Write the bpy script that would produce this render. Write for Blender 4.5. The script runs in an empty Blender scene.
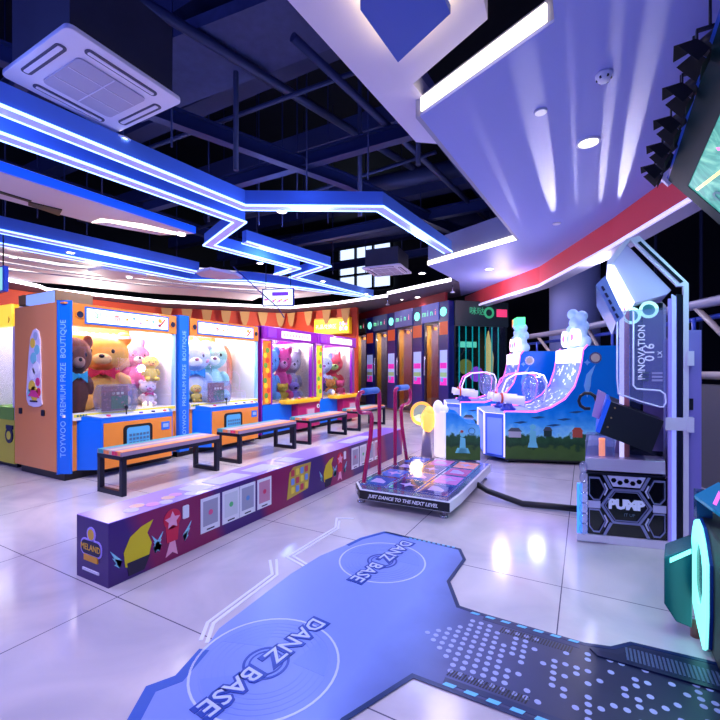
import bpy, bmesh, math, random
from mathutils import Matrix, Vector, Euler
random.seed(7)
S = bpy.context.scene
COL = S.collection
PI = math.pi

# ------------------------------------------------------------------ materials
def s2l(c):
    return tuple((x / 12.92 if x <= .04045 else ((x + .055) / 1.055) ** 2.4) for x in c)
def rgb(r, g, b):
    return s2l((r / 255, g / 255, b / 255)) + (1.0,)
MATS = {}
def mat(name, col, rough=.5, metal=0., emit=None, es=0., coat=0., noise=0., nscale=8., spec=.5):
    if name in MATS: return MATS[name]
    m = bpy.data.materials.new(name); m.use_nodes = True
    nt = m.node_tree; b = nt.nodes['Principled BSDF']
    c = rgb(*col)
    b.inputs['Base Color'].default_value = c
    b.inputs['Roughness'].default_value = rough
    b.inputs['Metallic'].default_value = metal
    b.inputs['Specular IOR Level'].default_value = spec
    if coat: b.inputs['Coat Weight'].default_value = coat; b.inputs['Coat Roughness'].default_value = .08
    if emit is not None:
        b.inputs['Emission Color'].default_value = rgb(*emit); b.inputs['Emission Strength'].default_value = es
    if noise:
        tc = nt.nodes.new('ShaderNodeTexCoord'); n = nt.nodes.new('ShaderNodeTexNoise')
        n.inputs['Scale'].default_value = nscale; n.inputs['Detail'].default_value = 4
        mx = nt.nodes.new('ShaderNodeMix'); mx.data_type = 'RGBA'
        mx.inputs[6].default_value = tuple(x * (1 - noise) for x in c[:3]) + (1,)
        mx.inputs[7].default_value = tuple(min(1, x * (1 + noise)) for x in c[:3]) + (1,)
        nt.links.new(tc.outputs['Object'], n.inputs['Vector'])
        nt.links.new(n.outputs['Fac'], mx.inputs[0]); nt.links.new(mx.outputs[2], b.inputs['Base Color'])
    MATS[name] = m
    return m
def glow(name, col, s):
    """a lamp surface: plain emission"""
    return mat(name, col, .4, emit=col, es=s)
def glass(name, tint=(235, 240, 255), gloss=.08, rough=.02, opa=0., body=(200, 210, 255)):
    if name in MATS: return MATS[name]
    m = bpy.data.materials.new(name); m.use_nodes = True; nt = m.node_tree; nt.nodes.clear()
    o = nt.nodes.new('ShaderNodeOutputMaterial'); t = nt.nodes.new('ShaderNodeBsdfTransparent'); t.inputs[0].default_value = rgb(*tint)
    g = nt.nodes.new('ShaderNodeBsdfGlossy'); g.inputs['Roughness'].default_value = rough
    lw = nt.nodes.new('ShaderNodeLayerWeight'); lw.inputs[0].default_value = .25
    ma = nt.nodes.new('ShaderNodeMath'); ma.operation = 'MULTIPLY_ADD'; ma.inputs[1].default_value = .45; ma.inputs[2].default_value = gloss
    ma.use_clamp = True
    mx = nt.nodes.new('ShaderNodeMixShader')
    nt.links.new(lw.outputs['Fresnel'], ma.inputs[0]); nt.links.new(ma.outputs[0], mx.inputs[0])
    nt.links.new(t.outputs[0], mx.inputs[1]); nt.links.new(g.outputs[0], mx.inputs[2])
    last = mx
    if opa:
        d = nt.nodes.new('ShaderNodeBsdfDiffuse'); d.inputs[0].default_value = rgb(*body)
        m2 = nt.nodes.new('ShaderNodeMixShader'); m2.inputs[0].default_value = opa
        nt.links.new(mx.outputs[0], m2.inputs[1]); nt.links.new(d.outputs[0], m2.inputs[2]); last = m2
    nt.links.new(last.outputs[0], o.inputs[0])
    MATS[name] = m
    return m

# ------------------------------------------------------------------ mesh builder
TXT = {}
def text_geo(body, size, shear=0., bold=0.):
    k = (body, size, shear, bold)
    if k in TXT: return TXT[k]
    cu = bpy.data.curves.new('t', 'FONT'); cu.body = body; cu.size = size; cu.shear = shear; cu.offset = bold
    cu.align_x = 'CENTER'; cu.align_y = 'CENTER'; cu.resolution_u = 2; cu.extrude = .0012
    ob = bpy.data.objects.new('t', cu); COL.objects.link(ob)
    me = bpy.data.meshes.new_from_object(ob.evaluated_get(bpy.context.evaluated_depsgraph_get()))
    r = ([v.co.copy() for v in me.vertices], [list(p.vertices) for p in me.polygons])
    bpy.data.objects.remove(ob); bpy.data.meshes.remove(me); bpy.data.curves.remove(cu)
    TXT[k] = r
    return r

class MB:
    def __init__(s): s.v = []; s.f = []; s.m = []; s.sm = []; s.T = None
    def add(s, vs, fs, m=0, sm=False):
        o = len(s.v)
        for p in vs:
            p = Vector(p); s.v.append(s.T @ p if s.T is not None else p)
        for f in fs:
            s.f.append([i + o for i in f]); s.m.append(m); s.sm.append(sm)
        return s
    def box(s, x0, x1, y0, y1, z0, z1, m=0):
        v = [(x, y, z) for z in (z0, z1) for y in (y0, y1) for x in (x0, x1)]
        return s.add(v, [(0, 2, 3, 1), (4, 5, 7, 6), (0, 1, 5, 4), (2, 6, 7, 3), (0, 4, 6, 2), (1, 3, 7, 5)], m)
    def obox(s, c, size, rot=(0, 0, 0), m=0):
        R = Euler(rot).to_matrix(); c = Vector(c); h = [a / 2 for a in size]
        v = [c + R @ Vector((x * h[0], y * h[1], z * h[2])) for z in (-1, 1) for y in (-1, 1) for x in (-1, 1)]
        return s.add(v, [(0, 2, 3, 1), (4, 5, 7, 6), (0, 1, 5, 4), (2, 6, 7, 3), (0, 4, 6, 2), (1, 3, 7, 5)], m)
    def prism(s, poly, a0, a1, ax='z', m=0, sm=False):
        n = len(poly)
        f = {'z': lambda p, a: (p[0], p[1], a), 'y': lambda p, a: (p[0], a, p[1]), 'x': lambda p, a: (a, p[0], p[1])}[ax]
        v = [f(p, a0) for p in poly] + [f(p, a1) for p in poly]
        s.add(v, [tuple(range(n)), tuple(range(2 * n - 1, n - 1, -1))], m)
        o = len(s.v) - 2 * n
        for i in range(n):
            j = (i + 1) % n
            s.f.append([o + i, o + j, o + n + j, o + n + i]); s.m.append(m); s.sm.append(sm)
        return s
    def cyl(s, p0, p1, r0, r1=None, n=16, m=0, sm=True):
        r1 = r0 if r1 is None else r1
        p0 = Vector(p0); p1 = Vector(p1); d = (p1 - p0).normalized()
        u = d.orthogonal().normalized(); w = d.cross(u)
        v = [p + (u * math.cos(2 * PI * i / n) + w * math.sin(2 * PI * i / n)) * r for p, r in ((p0, r0), (p1, r1)) for i in range(n)]
        s.add(v, [tuple(range(n)), tuple(range(2 * n - 1, n - 1, -1))], m)
        o = len(s.v) - 2 * n
        for i in range(n):
            j = (i + 1) % n
            s.f.append([o + i, o + j, o + n + j, o + n + i]); s.m.append(m); s.sm.append(sm)
        return s
    def tube(s, pts, r, n=8, m=0, closed=False):
        P = [Vector(p) for p in pts]; k = len(P); rings = []; u = None
        for i in range(k):
            if closed: t = P[(i + 1) % k] - P[i - 1]
            else: t = P[min(i + 1, k - 1)] - P[max(i - 1, 0)]
            t.normalize()
            u = t.orthogonal().normalized() if u is None else (u - t * u.dot(t)).normalized()
            w = t.cross(u)
            rings.append([P[i] + (u * math.cos(2 * PI * a / n) + w * math.sin(2 * PI * a / n)) * r for a in range(n)])
        fs = []
        for i in range(k if closed else k - 1):
            for a in range(n):
                b = (a + 1) % n; j = (i + 1) % k
                fs.append((i * n + a, i * n + b, j * n + b, j * n + a))
        if not closed: fs += [tuple(range(n - 1, -1, -1)), tuple((k - 1) * n + a for a in range(n))]
        return s.add([p for g in rings for p in g], fs, m, True)
    def ball(s, c, r, m=0, nu=16, nv=10, rot=None):
        if not hasattr(r, '__len__'): r = (r, r, r)
        R = Euler(rot).to_matrix() if rot else Matrix.Identity(3); c = Vector(c); v = []
        for j in range(1, nv):
            t = PI * j / nv
            for i in range(nu):
                a = 2 * PI * i / nu
                v.append(c + R @ Vector((r[0] * math.sin(t) * math.cos(a), r[1] * math.sin(t) * math.sin(a), r[2] * math.cos(t))))
        v += [c + R @ Vector((0, 0, r[2])), c + R @ Vector((0, 0, -r[2]))]; f = []
        for j in range(nv - 2):
            for i in range(nu):
                k = (i + 1) % nu; f.append((j * nu + i, (j + 1) * nu + i, (j + 1) * nu + k, j * nu + k))
        T = len(v) - 2
        for i in range(nu):
            k = (i + 1) % nu; f.append((T, i, k)); f.append((T + 1, (nv - 2) * nu + k, (nv - 2) * nu + i))
        return s.add(v, f, m, True)
    def lathe(s, prof, c=(0, 0, 0), n=20, m=0):
        c = Vector(c); v = [c + Vector((r * math.cos(2 * PI * i / n), r * math.sin(2 * PI * i / n), z)) for r, z in prof for i in range(n)]
        f = [(j * n + i, j * n + (i + 1) % n, (j + 1) * n + (i + 1) % n, (j + 1) * n + i) for j in range(len(prof) - 1) for i in range(n)]
        f += [tuple(range(n - 1, -1, -1)), tuple((len(prof) - 1) * n + i for i in range(n))]
        return s.add(v, f, m, True)
    def ring(s, c, ro, ri, h, n=32, m=0, M=None):
        """flat annulus, axis z (or M)"""
        M = M or Matrix.Identity(4); c = Vector(c); v = []
        for r, z in ((ro, 0), (ri, 0), (ri, h), (ro, h)):
            for i in range(n):
                a = 2 * PI * i / n; v.append(c + (M @ Vector((r * math.cos(a), r * math.sin(a), z))))
        f = [(q * n + i, q * n + (i + 1) % n, ((q + 1) % 4) * n + (i + 1) % n, ((q + 1) % 4) * n + i) for q in range(4) for i in range(n)]
        return s.add(v, f, m)
    def text(s, body, size, M, m=0, shear=0., bold=0.):
        v, f = text_geo(body, size, shear, bold)
        return s.add([M @ p for p in v], f, m)
    def build(s, name, mats, parent=None, loc=None, rotz=0., bevel=0., fix=True):
        me = bpy.data.meshes.new(name)
        me.from_pydata([tuple(p) for p in s.v], [], s.f)
        for m in (mats if isinstance(mats, (list, tuple)) else [mats]): me.materials.append(m)
        me.polygons.foreach_set('material_index', s.m); me.polygons.foreach_set('use_smooth', s.sm)
        me.update()
        if fix:
            bm = bmesh.new(); bm.from_mesh(me); bmesh.ops.recalc_face_normals(bm, faces=bm.faces); bm.to_mesh(me); bm.free()
        o = bpy.data.objects.new(name, me); COL.objects.link(o)
        if parent: o.parent = parent
        if loc: o.location = loc
        if rotz: o.rotation_euler = (0, 0, rotz)
        if bevel:
            b = o.modifiers.new('bevel', 'BEVEL'); b.width = bevel; b.segments = 2; b.limit_method = 'ANGLE'; b.angle_limit = .6
        return o

def tag(o, label=None, cat=None, group=None, kind=None):
    if label: o['label'] = label
    if cat: o['category'] = cat
    if group: o['group'] = group
    if kind: o['kind'] = kind
    return o
def thing(name, label, cat, loc=(0, 0, 0), rotz=0., group=None):
    o = bpy.data.objects.new(name, None); o.empty_display_size = .1; COL.objects.link(o)
    o.location = loc; o.rotation_euler = (0, 0, rotz)
    return tag(o, label, cat, group)
def copy_tree(o, parent=None):
    c = o.copy(); COL.objects.link(c)
    if parent: c.parent = parent
    for ch in list(o.children): copy_tree(ch, c)
    return c
def struct(o): o['kind'] = 'structure'; return o
def Mx(loc, rot): return Matrix.Translation(Vector(loc)) @ Euler(rot).to_matrix().to_4x4()
FRONT = (PI / 2, 0, 0)          # lettering upright on a face that looks to -y
def offset_line(pts, d):
    out = []; n = len(pts)
    for i, p in enumerate(pts):
        p = Vector(p); ns = []
        if i > 0: e = (p - Vector(pts[i - 1])).normalized(); ns.append(Vector((-e.y, e.x)))
        if i < n - 1: e = (Vector(pts[i + 1]) - p).normalized(); ns.append(Vector((-e.y, e.x)))
        if len(ns) == 2:
            b = (ns[0] + ns[1]); b.normalize(); k = max(.35, b.dot(ns[0])); q = p + b * (d / k)
        else: q = p + ns[0] * d
        out.append((q.x, q.y))
    return out
def ribbon(mb, pts, d0, d1, z0, z1, m=0):
    a = offset_line(pts, d0); b = offset_line(pts, d1)
    for i in range(len(pts) - 1):
        mb.prism([a[i], a[i + 1], b[i + 1], b[i]], z0, z1, 'z', m)
    return mb
def hexagon(cx, cy, r, sx=1., a0=0.):
    return [(cx + sx * r * math.cos(a0 + i * PI / 3), cy + r * math.sin(a0 + i * PI / 3)) for i in range(6)]
def star(cx, cy, r, n=6, inner=.45, a0=PI / 2):
    return [(cx + (r if i % 2 == 0 else r * inner) * math.cos(a0 + i * PI / n), cy + (r if i % 2 == 0 else r * inner) * math.sin(a0 + i * PI / n)) for i in range(2 * n)]
def rrect(x0, x1, y0, y1, r, n=5):
    p = []
    for cx, cy, a in ((x1 - r, y1 - r, 0), (x0 + r, y1 - r, PI / 2), (x0 + r, y0 + r, PI), (x1 - r, y0 + r, 1.5 * PI)):
        p += [(cx + r * math.cos(a + PI / 2 * i / n), cy + r * math.sin(a + PI / 2 * i / n)) for i in range(n + 1)]
    return p
def circle(cx, cy, r, n=20, ry=None):
    ry = ry or r
    return [(cx + r * math.cos(2 * PI * i / n), cy + ry * math.sin(2 * PI * i / n)) for i in range(n)]

# palette
white = mat('white_gloss', (232, 232, 240), .35)
whitem = mat('white_matt', (225, 225, 235), .7)
black = mat('black_satin', (14, 15, 22), .4)
blackm = mat('black_matt', (10, 10, 14), .8)
darkmetal = mat('dark_metal', (28, 32, 48), .35, .6)
steel = mat('steel', (190, 190, 205), .25, .9)
orange = mat('machine_orange', (238, 142, 48), .35, coat=.3)
orangeside = mat('machine_side_orange', (238, 146, 74), .35, coat=.3)
blue = mat('machine_blue', (0, 108, 228), .3, coat=.3)
purple = mat('machine_purple', (140, 24, 170), .3, coat=.3)
magenta = mat('machine_magenta', (172, 20, 96), .35, coat=.3)
yellow = mat('yellow_plastic', (250, 190, 30), .35)
cream = mat('cream_panel', (250, 240, 215), .6)
ledwhite = glow('led_white', (255, 248, 240), 5.)
ledblue = glow('led_blue', (140, 180, 255), 3.6)
litwhite = glow('lit_white', (250, 250, 255), 1.3)
pane = glass('clear_glass', gloss=.03)
acrylic = glass('clear_acrylic', (240, 244, 255), .1, .05, .10)
# ------------------------------------------------------------------ setting
def floor_mat():
    m = bpy.data.materials.new('polished_tile'); m.use_nodes = True; nt = m.node_tree; b = nt.nodes['Principled BSDF']
    tc = nt.nodes.new('ShaderNodeTexCoord'); sx = nt.nodes.new('ShaderNodeSeparateXYZ'); nt.links.new(tc.outputs['Object'], sx.inputs[0])
    def line(out, period, off, w):
        a = nt.nodes.new('ShaderNodeMath'); a.operation = 'SUBTRACT'; a.inputs[1].default_value = off - 100 * period
        d = nt.nodes.new('ShaderNodeMath'); d.operation = 'MODULO'; d.inputs[1].default_value = period
        l = nt.nodes.new('ShaderNodeMath'); l.operation = 'LESS_THAN'; l.inputs[1].default_value = w
        nt.links.new(out, a.inputs[0]); nt.links.new(a.outputs[0], d.inputs[0]); nt.links.new(d.outputs[0], l.inputs[0]); return l.outputs[0]
    lx = line(sx.outputs['X'], 1.08, -2.28, .006); ly = line(sx.outputs['Y'], 1.3, 1.36, .006)
    mx = nt.nodes.new('ShaderNodeMath'); mx.operation = 'MAXIMUM'; nt.links.new(lx, mx.inputs[0]); nt.links.new(ly, mx.inputs[1])
    n1 = nt.nodes.new('ShaderNodeTexNoise'); n1.inputs['Scale'].default_value = 1.6; n1.inputs['Detail'].default_value = 8; n1.inputs['Distortion'].default_value = 1.2
    nt.links.new(tc.outputs['Object'], n1.inputs['Vector'])
    cr = nt.nodes.new('ShaderNodeValToRGB'); cr.color_ramp.elements[0].color = rgb(196, 188, 196); cr.color_ramp.elements[1].color = rgb(224, 212, 214)
    cr.color_ramp.elements[0].position = .3; cr.color_ramp.elements[1].position = .7
    nt.links.new(n1.outputs['Fac'], cr.inputs[0])
    mc = nt.nodes.new('ShaderNodeMix'); mc.data_type = 'RGBA'; mc.inputs[7].default_value = rgb(95, 88, 110)
    nt.links.new(mx.outputs[0], mc.inputs[0]); nt.links.new(cr.outputs[0], mc.inputs[6]); nt.links.new(mc.outputs[2], b.inputs['Base Color'])
    b.inputs['Roughness'].default_value = .14; b.inputs['Specular IOR Level'].default_value = .6
    return m
struct(MB().box(-15, 7, -1.5, 18, -.1, 0).build('floor', floor_mat()))
darkwall = mat('night_dark_wall', (9, 10, 20), .7)
roof = mat('roof_dark', (10, 13, 28), .8, noise=.5, nscale=2.)
struct(MB().box(-15, 7, -1.5, 18, 8.6, 8.8).build('ceiling', roof))
struct(MB().box(-15, 7, 18, 18.2, -.1, 8.6).build('wall_far', darkwall))
struct(MB().box(7, 7.2, -1.5, 18.2, -.1, 8.6).build('wall_right', darkwall))
struct(MB().box(-15.2, -15, -1.5, 18.2, -.1, 8.6).build('wall_left', darkwall))
# orange hall wall behind the machines and over the booths
wallor = mat('orange_wall', (232, 84, 48), .6)
wp = [(-13.2, 2.2), (-12.9, 6.0), (-12.3, 9.0), (-9.6, 11.95), (-6.64, 11.95)]
mb = MB(); ribbon(mb, wp, 0, .12, 0, 3.34)
struct(mb.build('wall_back', wallor))
wallred = mat('dark_red_wall', (150, 40, 50), .6)
mb = MB(); ribbon(mb, [(-7.5, 13.5) , (-3.3, 10.8)], 0, .1, 3.0, 3.36)
struct(mb.build('wall_over', wallred))

# main soffit (right), white plaster with the blue light put into its colour
ZS = 3.35
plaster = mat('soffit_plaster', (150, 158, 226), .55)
soff = [(-.16, 2.73), (-1.19, 3.22), (-.92, 7.04), (-2.76, 7.92), (-2.62, 9.72), (-3.07, 11.6), (-2.3, 10.9), (-.87, 9.32), (.42, 6.64), (.95, 5.29), (1.7, 3.4), (2.4, 1.2), (2.4, -1.4), (-.12, -1.4)]
struct(MB().prism(soff, ZS, ZS + .02).build('trim_1', plaster))
mb = MB()
mb.prism([(-.16, 2.73), (-1.19, 3.22), (-1.17, 3.26), (-.15, 2.77)], ZS + .02, ZS + .17)
mb.prism([(-1.19, 3.22), (-.92, 7.04), (-.96, 7.04), (-1.23, 3.22)], ZS, ZS + .45)
mb.prism([(-.92, 7.04), (-2.76, 7.92), (-2.75, 7.95), (-.91, 7.08)], ZS + .01, ZS + .5)
mb.prism([(-.16, 2.73), (-.12, -1.4), (-.08, -1.4), (-.11, 2.73)], ZS + .02, ZS + .4)
struct(mb.build('trim_2', mat('soffit_edge', (150, 150, 175), .5)))
# LED bands on the soffit edges
mb = MB()
def band(mb, a, b, z0, z1, out=.012):
    a = Vector(a); b = Vector(b); e = (b - a).normalized(); n = Vector((e.y, -e.x)) * out
    mb.prism([a, b, b + n, a + n], z0, z1)
band(mb, (-1.17, 3.215), (-.2, 2.75), ZS + .03, ZS + .14, .02)
band(mb, (-.93, 7.04), (-2.75, 7.91), ZS + .01, ZS + .09, -.03)
struct(mb.build('trim_3', glow('soffit_led', (255, 246, 225), 2.6)))
# lower soffit
low = [(-2.62, 9.72), (-2.76, 9.56), (-4.8, 10.42), (-4.95, 10.75), (-7.07, 11.2), (-8.86, 11.2), (-11.6, 8.3), (-12.5, 5.6), (-12.2, 5.3), (-11.95, 4.5), (-12.0, 1.8),
       (-13.4, 1.8), (-13.3, 6), (-12.4, 9.3), (-9.7, 12.2), (-7.9, 14), (-3.07, 11.6)]
greyp = mat('low_soffit_plaster', (96, 88, 108), .6)
struct(MB().prism(low, ZS, ZS + .08).build('trim_4', greyp))
mb = MB()
edge = low[1:11]
for i in range(len(edge) - 1): band(mb, edge[i], edge[i + 1], ZS, ZS + .085, -.02)
struct(mb.build('trim_5', glow('low_soffit_led', (250, 244, 255), 3.)))
# red fascia with a lit lower lip along the right side
fas = [(-3.0, 11.75), (-2.25, 10.75), (-.8, 9.05), (.34, 6.66), (.94, 5.2), (1.7, 3.4), (2.4, 1.2)]
red = mat('red_fascia', (226, 62, 66), .5)
mb = MB(); ribbon(mb, fas, 0, .05, 3.0, ZS); struct(mb.build('trim_6', red))
mb = MB(); ribbon(mb, fas, -.02, .22, 2.93, 3.0); struct(mb.build('trim_7', mat('fascia_lip', (190, 185, 215), .5)))
mb = MB(); ribbon(mb, fas, -.045, -.02, 2.935, 2.98); struct(mb.build('trim_8', glow('fascia_led', (225, 215, 255), .8)))

# parapet wall and column outside the railing
rail = [(-1.5, 10.4), (-.3, 8.8), (.72, 6.77), (1.48, 5.2), (2.15, 3.6), (2.75, 1.5)]
mb = MB(); ribbon(mb, rail, -.14, .14, 0, 1.1); struct(mb.build('wall_parapet', mat('parapet', (84, 80, 84), .7)))
struct(MB().cyl((-.22, 11.2, 0), (-.22, 11.2, 8.6), .55, n=32).build('column', mat('column_paint', (150, 160, 215), .5)))
mb = MB()
for i in range(9):
    mb.box(1.4 + i * .62, 1.45 + i * .62, 11.5 - i * 1.0, 11.55 - i * 1.0, 0, 8.6)
struct(mb.build('window_1', mat('mullion', (24, 28, 54), .4)))
# high far window
fr = MB(); ps = MB()
wx0, wx1, wz0, wz1 = -10.9, -8.0, 5.2, 8.2
for i in range(4):
    x = wx0 + (wx1 - wx0) * i / 3; fr.box(x - .05, x + .05, 17.7, 17.9, wz0, wz1)
for j in range(5):
    z = wz0 + (wz1 - wz0) * j / 4; fr.box(wx0, wx1, 17.7, 17.9, z - .05, z + .05)
ps.box(wx0, wx1, 17.84, 17.86, wz0, wz1)
w = struct(fr.build('window_2', darkmetal)); p = ps.build('pane', glow('daylight_pane', (200, 220, 255), 1.6), w)
# roof trusses, purlins, ducts, hanger rods : part of the building
beam = mat('roof_steel', (38, 48, 92), .45, .3)
duct = mat('duct_metal', (50, 58, 92), .5, .3)
k = [9]
def trim(mb, m, **kw):
    o = struct(mb.build('trim_%d' % k[0], m, **kw)); k[0] += 1; return o
def ibeam(a, b, h=.22, w=.14):
    a = Vector(a); b = Vector(b); d = (b - a).normalized(); u = d.cross(Vector((0, 0, 1))).normalized(); mb = MB()
    for (ww, z0, z1) in ((w, 0, .02), (.02, .02, h - .02), (w, h - .02, h)):
        v = [p + u * sx * ww / 2 + Vector((0, 0, z)) for p in (a, b) for z in (z0, z1) for sx in (-1, 1)]
        mb.add(v, [(0, 1, 3, 2), (4, 6, 7, 5), (0, 4, 5, 1), (2, 3, 7, 6), (0, 2, 6, 4), (1, 5, 7, 3)])
    trim(mb, beam)
ibeam((-5.6, 1.8, 4.55), (-3.5, 5.9, 4.3)); ibeam((-3.5, 5.9, 4.3), (-2.4, 9.2, 4.2))
ibeam((-7.5, 5.0, 4.3), (-1.2, 5.4, 4.5)); ibeam((-9, 8.2, 4.3), (-1.6, 8.0, 4.3)); ibeam((-11, 11.5, 4.5), (-1.0, 11.0, 4.5))
ibeam((-9.5, 2.6, 4.6), (-1.5, 2.2, 4.8)); ibeam((-8.6, 1.5, 4.5), (-7.4, 9.0, 4.3)); ibeam((-2.2, 1.0, 4.8), (-1.5, 12.0, 4.5))
for y in (3.3, 4.6, 6.6, 9.6, 12.5):
    mb = MB(); mb.box(-13, 0, y, y + .32, 5.6, 5.95); trim(mb, mat('purlin', (44, 52, 90), .7))
for i, (a, b, r) in enumerate([((-8, 7.0, 4.9), (-1.2, 7.4, 4.9), .16), ((-9.5, 9.3, 5.0), (-2, 10.2, 5.0), .2), ((-4.6, 1.0, 5.2), (-2.7, 7.5, 5.0), .06), ((-2.8, 3.6, 4.9), (-1.7, 9.5, 4.4), .05), ((-6.5, 3.9, 4.6), (-2.2, 4.4, 4.9), .03), ((-7.5, 6.3, 4.4), (-2.0, 6.1, 4.6), .03)]):
    trim(MB().cyl(a, b, r, n=12), duct)
for i in range(26):
    x = -9.5 + random.random() * 8; y = 2.6 + random.random() * 8.5
    trim(MB().cyl((x, y, 3.9), (x, y, 8.6), .012, n=6), beam)
for a, b in (((-3.0, 5.5, 3.6), (-3.0, 5.5, 8.6)), ((-4.05, 4.0, 3.9), (-4.05, 4.0, 8.6)), ((-1.95, 5.2, 4), (-1.95, 5.2, 8.6))):
    trim(MB().cyl(a, b, .035, n=8), duct)
trim(MB().prism([(-6.2, 3.0), (-2.0, 3.5), (-2.0, 4.3), (-6.2, 4.1)], 5.2, 5.35), mat('roof_deck', (54, 62, 104), .7, noise=.35, nscale=9))

# ------------------------------------------------------------------ ceiling things
housing = mat('led_housing_glow_blue', (84, 132, 230), .45)  # channel sides coloured blue for the LED glow that falls on them
def led_frame(label, pts, w, z, h=.2, wo=.015):
    t = thing('led_ceiling_frame', label, 'ceiling light', (pts[0][0], pts[0][1], z))
    P = [(x - pts[0][0], y - pts[0][1]) for x, y in pts]
    mb = MB(); ribbon(mb, P, -w / 2 + .02, w / 2 - .02, .012, h); ribbon(mb, P, -w / 2 + .02, w / 2 - .02, .006, .012, 1); mb.build('housing', [housing, mat('led_underside_glow', (190, 190, 245), .4, emit=(130, 145, 255), es=.35)], t)  # underside between the LED lines has their glow as colour and faint emission
    for s in (-1, 1):
        mb = MB(); a, b = sorted((s * w / 2, s * (w / 2 - wo))); ribbon(mb, P, a, b, 0, .022); mb.build('led_line', ledblue, t)
    return t
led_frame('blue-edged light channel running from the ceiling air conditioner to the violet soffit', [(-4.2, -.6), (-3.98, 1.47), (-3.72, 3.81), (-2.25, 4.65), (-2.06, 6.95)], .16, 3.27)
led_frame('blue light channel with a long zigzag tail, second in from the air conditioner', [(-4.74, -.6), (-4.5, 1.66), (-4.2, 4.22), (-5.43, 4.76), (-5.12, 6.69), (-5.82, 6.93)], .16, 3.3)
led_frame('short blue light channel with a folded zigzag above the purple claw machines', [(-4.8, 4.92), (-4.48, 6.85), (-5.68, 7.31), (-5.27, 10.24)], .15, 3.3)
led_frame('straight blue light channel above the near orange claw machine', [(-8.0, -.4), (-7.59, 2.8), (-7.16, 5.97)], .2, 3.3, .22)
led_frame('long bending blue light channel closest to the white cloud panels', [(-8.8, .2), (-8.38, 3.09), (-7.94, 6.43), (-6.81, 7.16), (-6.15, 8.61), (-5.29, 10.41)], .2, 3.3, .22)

floatw = mat('floating_panel_white', (214, 206, 226), .6)
def slab(label, poly, z, h, lit=None, name='floating_ceiling_panel', side=None):
    c = (sum(p[0] for p in poly) / len(poly), sum(p[1] for p in poly) / len(poly))
    t = thing(name, label, 'ceiling panel', (c[0], c[1], z))
    P = [(x - c[0], y - c[1]) for x, y in poly]
    mb = MB(); mb.prism(P, 0, h); o = mb.build('panel', side or floatw, t)
    if lit:
        mb = MB(); mb.prism([(x - c[0], y - c[1]) for x, y in lit], -.012, 0); mb.build('light_strip', glow('panel_glow', (255, 240, 215), 3.), t)
    return t
t = slab('pale pointed floating panel with a black slot, left of the blue zigzag', [(-5.5, -.5), (-5.29, 1.95), (-5.14, 4.23), (-5.65, 4.03), (-5.99, 3.3), (-6.05, 2.84), (-6.3, .5), (-6.4, -.5)], 3.3, .12,
         [(-5.97, 3.22), (-5.72, 3.2), (-5.42, 3.6), (-5.3, 4.1), (-5.4, 4.1), (-5.62, 3.62), (-5.74, 3.32)])
c = t.location
MB().prism([(x - c[0], y - c[1]) for x, y in [(-6.02, 2.5), (-5.9, 2.45), (-5.82, 2.78), (-6.06, 2.86)]], -.015, 0).build('slot', black, t)
MB().prism([(x - c[0], y - c[1]) for x, y in [(-5.95, -.5), (-5.88, -.5), (-5.84, 2.46), (-5.9, 2.46)]], -.012, 0).build('slot', black, t)
MB().prism([(x - c[0], y - c[1]) for x, y in [(-5.49, -.5), (-5.27, 1.95), (-5.12, 4.23), (-5.10, 4.23), (-5.25, 1.95), (-5.47, -.5)]], 0, .1).build('blue_edge', glow('edge_blue', (20, 80, 220), .8), t)
slab('small pale panel hung beside the straight blue channel, near the white cloud panels', [(-8.98, 4.77), (-8.54, 4.82), (-8.3, 5.6), (-8.5, 5.75), (-9.39, 5.5)], 3.3, .06)
slab('small pale panel at the far end of the straight blue channel', [(-7.12, 5.89), (-6.64, 5.86), (-6.5, 6.4), (-6.64, 6.75), (-7.18, 6.61), (-7.3, 6.2)], 3.28, .06)
cl = mat('cloud_panel', (196, 192, 204), .6)
def cloud(label, pts, w, z, h=.1):
    t = thing('cloud_panel', label, 'ceiling panel', (pts[0][0], pts[0][1], z))
    P = [(x - pts[0][0], y - pts[0][1]) for x, y in pts]
    mb = MB(); ribbon(mb, P, -w, 0, 0, h); mb.build('panel', cl, t)
    mb = MB(); ribbon(mb, P, -w - .012, -w, .03, h - .02); mb.build('light_strip', glow('cloud_glow', (255, 246, 232), 1.6), t)
    return t
# left bank of wavy panels, from near to far
def wave(off, n=9):
    pts = []
    for i in range(n):
        u = i / (n - 1); x = -11.0 + off + 3.4 * u ** 1.6 + .12 * math.sin(i * 1.9 + off * 3); y = 3.2 + 6.6 * u
        pts.append((x, y))
    return pts
cloud('wavy white ceiling panel, front one of the four layers over the orange machines', wave(1.0), .9, 3.54)
cloud('wavy white ceiling panel, second of the four layers over the orange machines', wave(.35), .4, 3.5)
cloud('wavy white ceiling panel, third of the four layers over the orange machines', wave(-.2), .4, 3.47)
cloud('wavy white ceiling panel, rearmost of the four layers over the orange machines', wave(-1.5), 1.15, 3.45)

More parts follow.
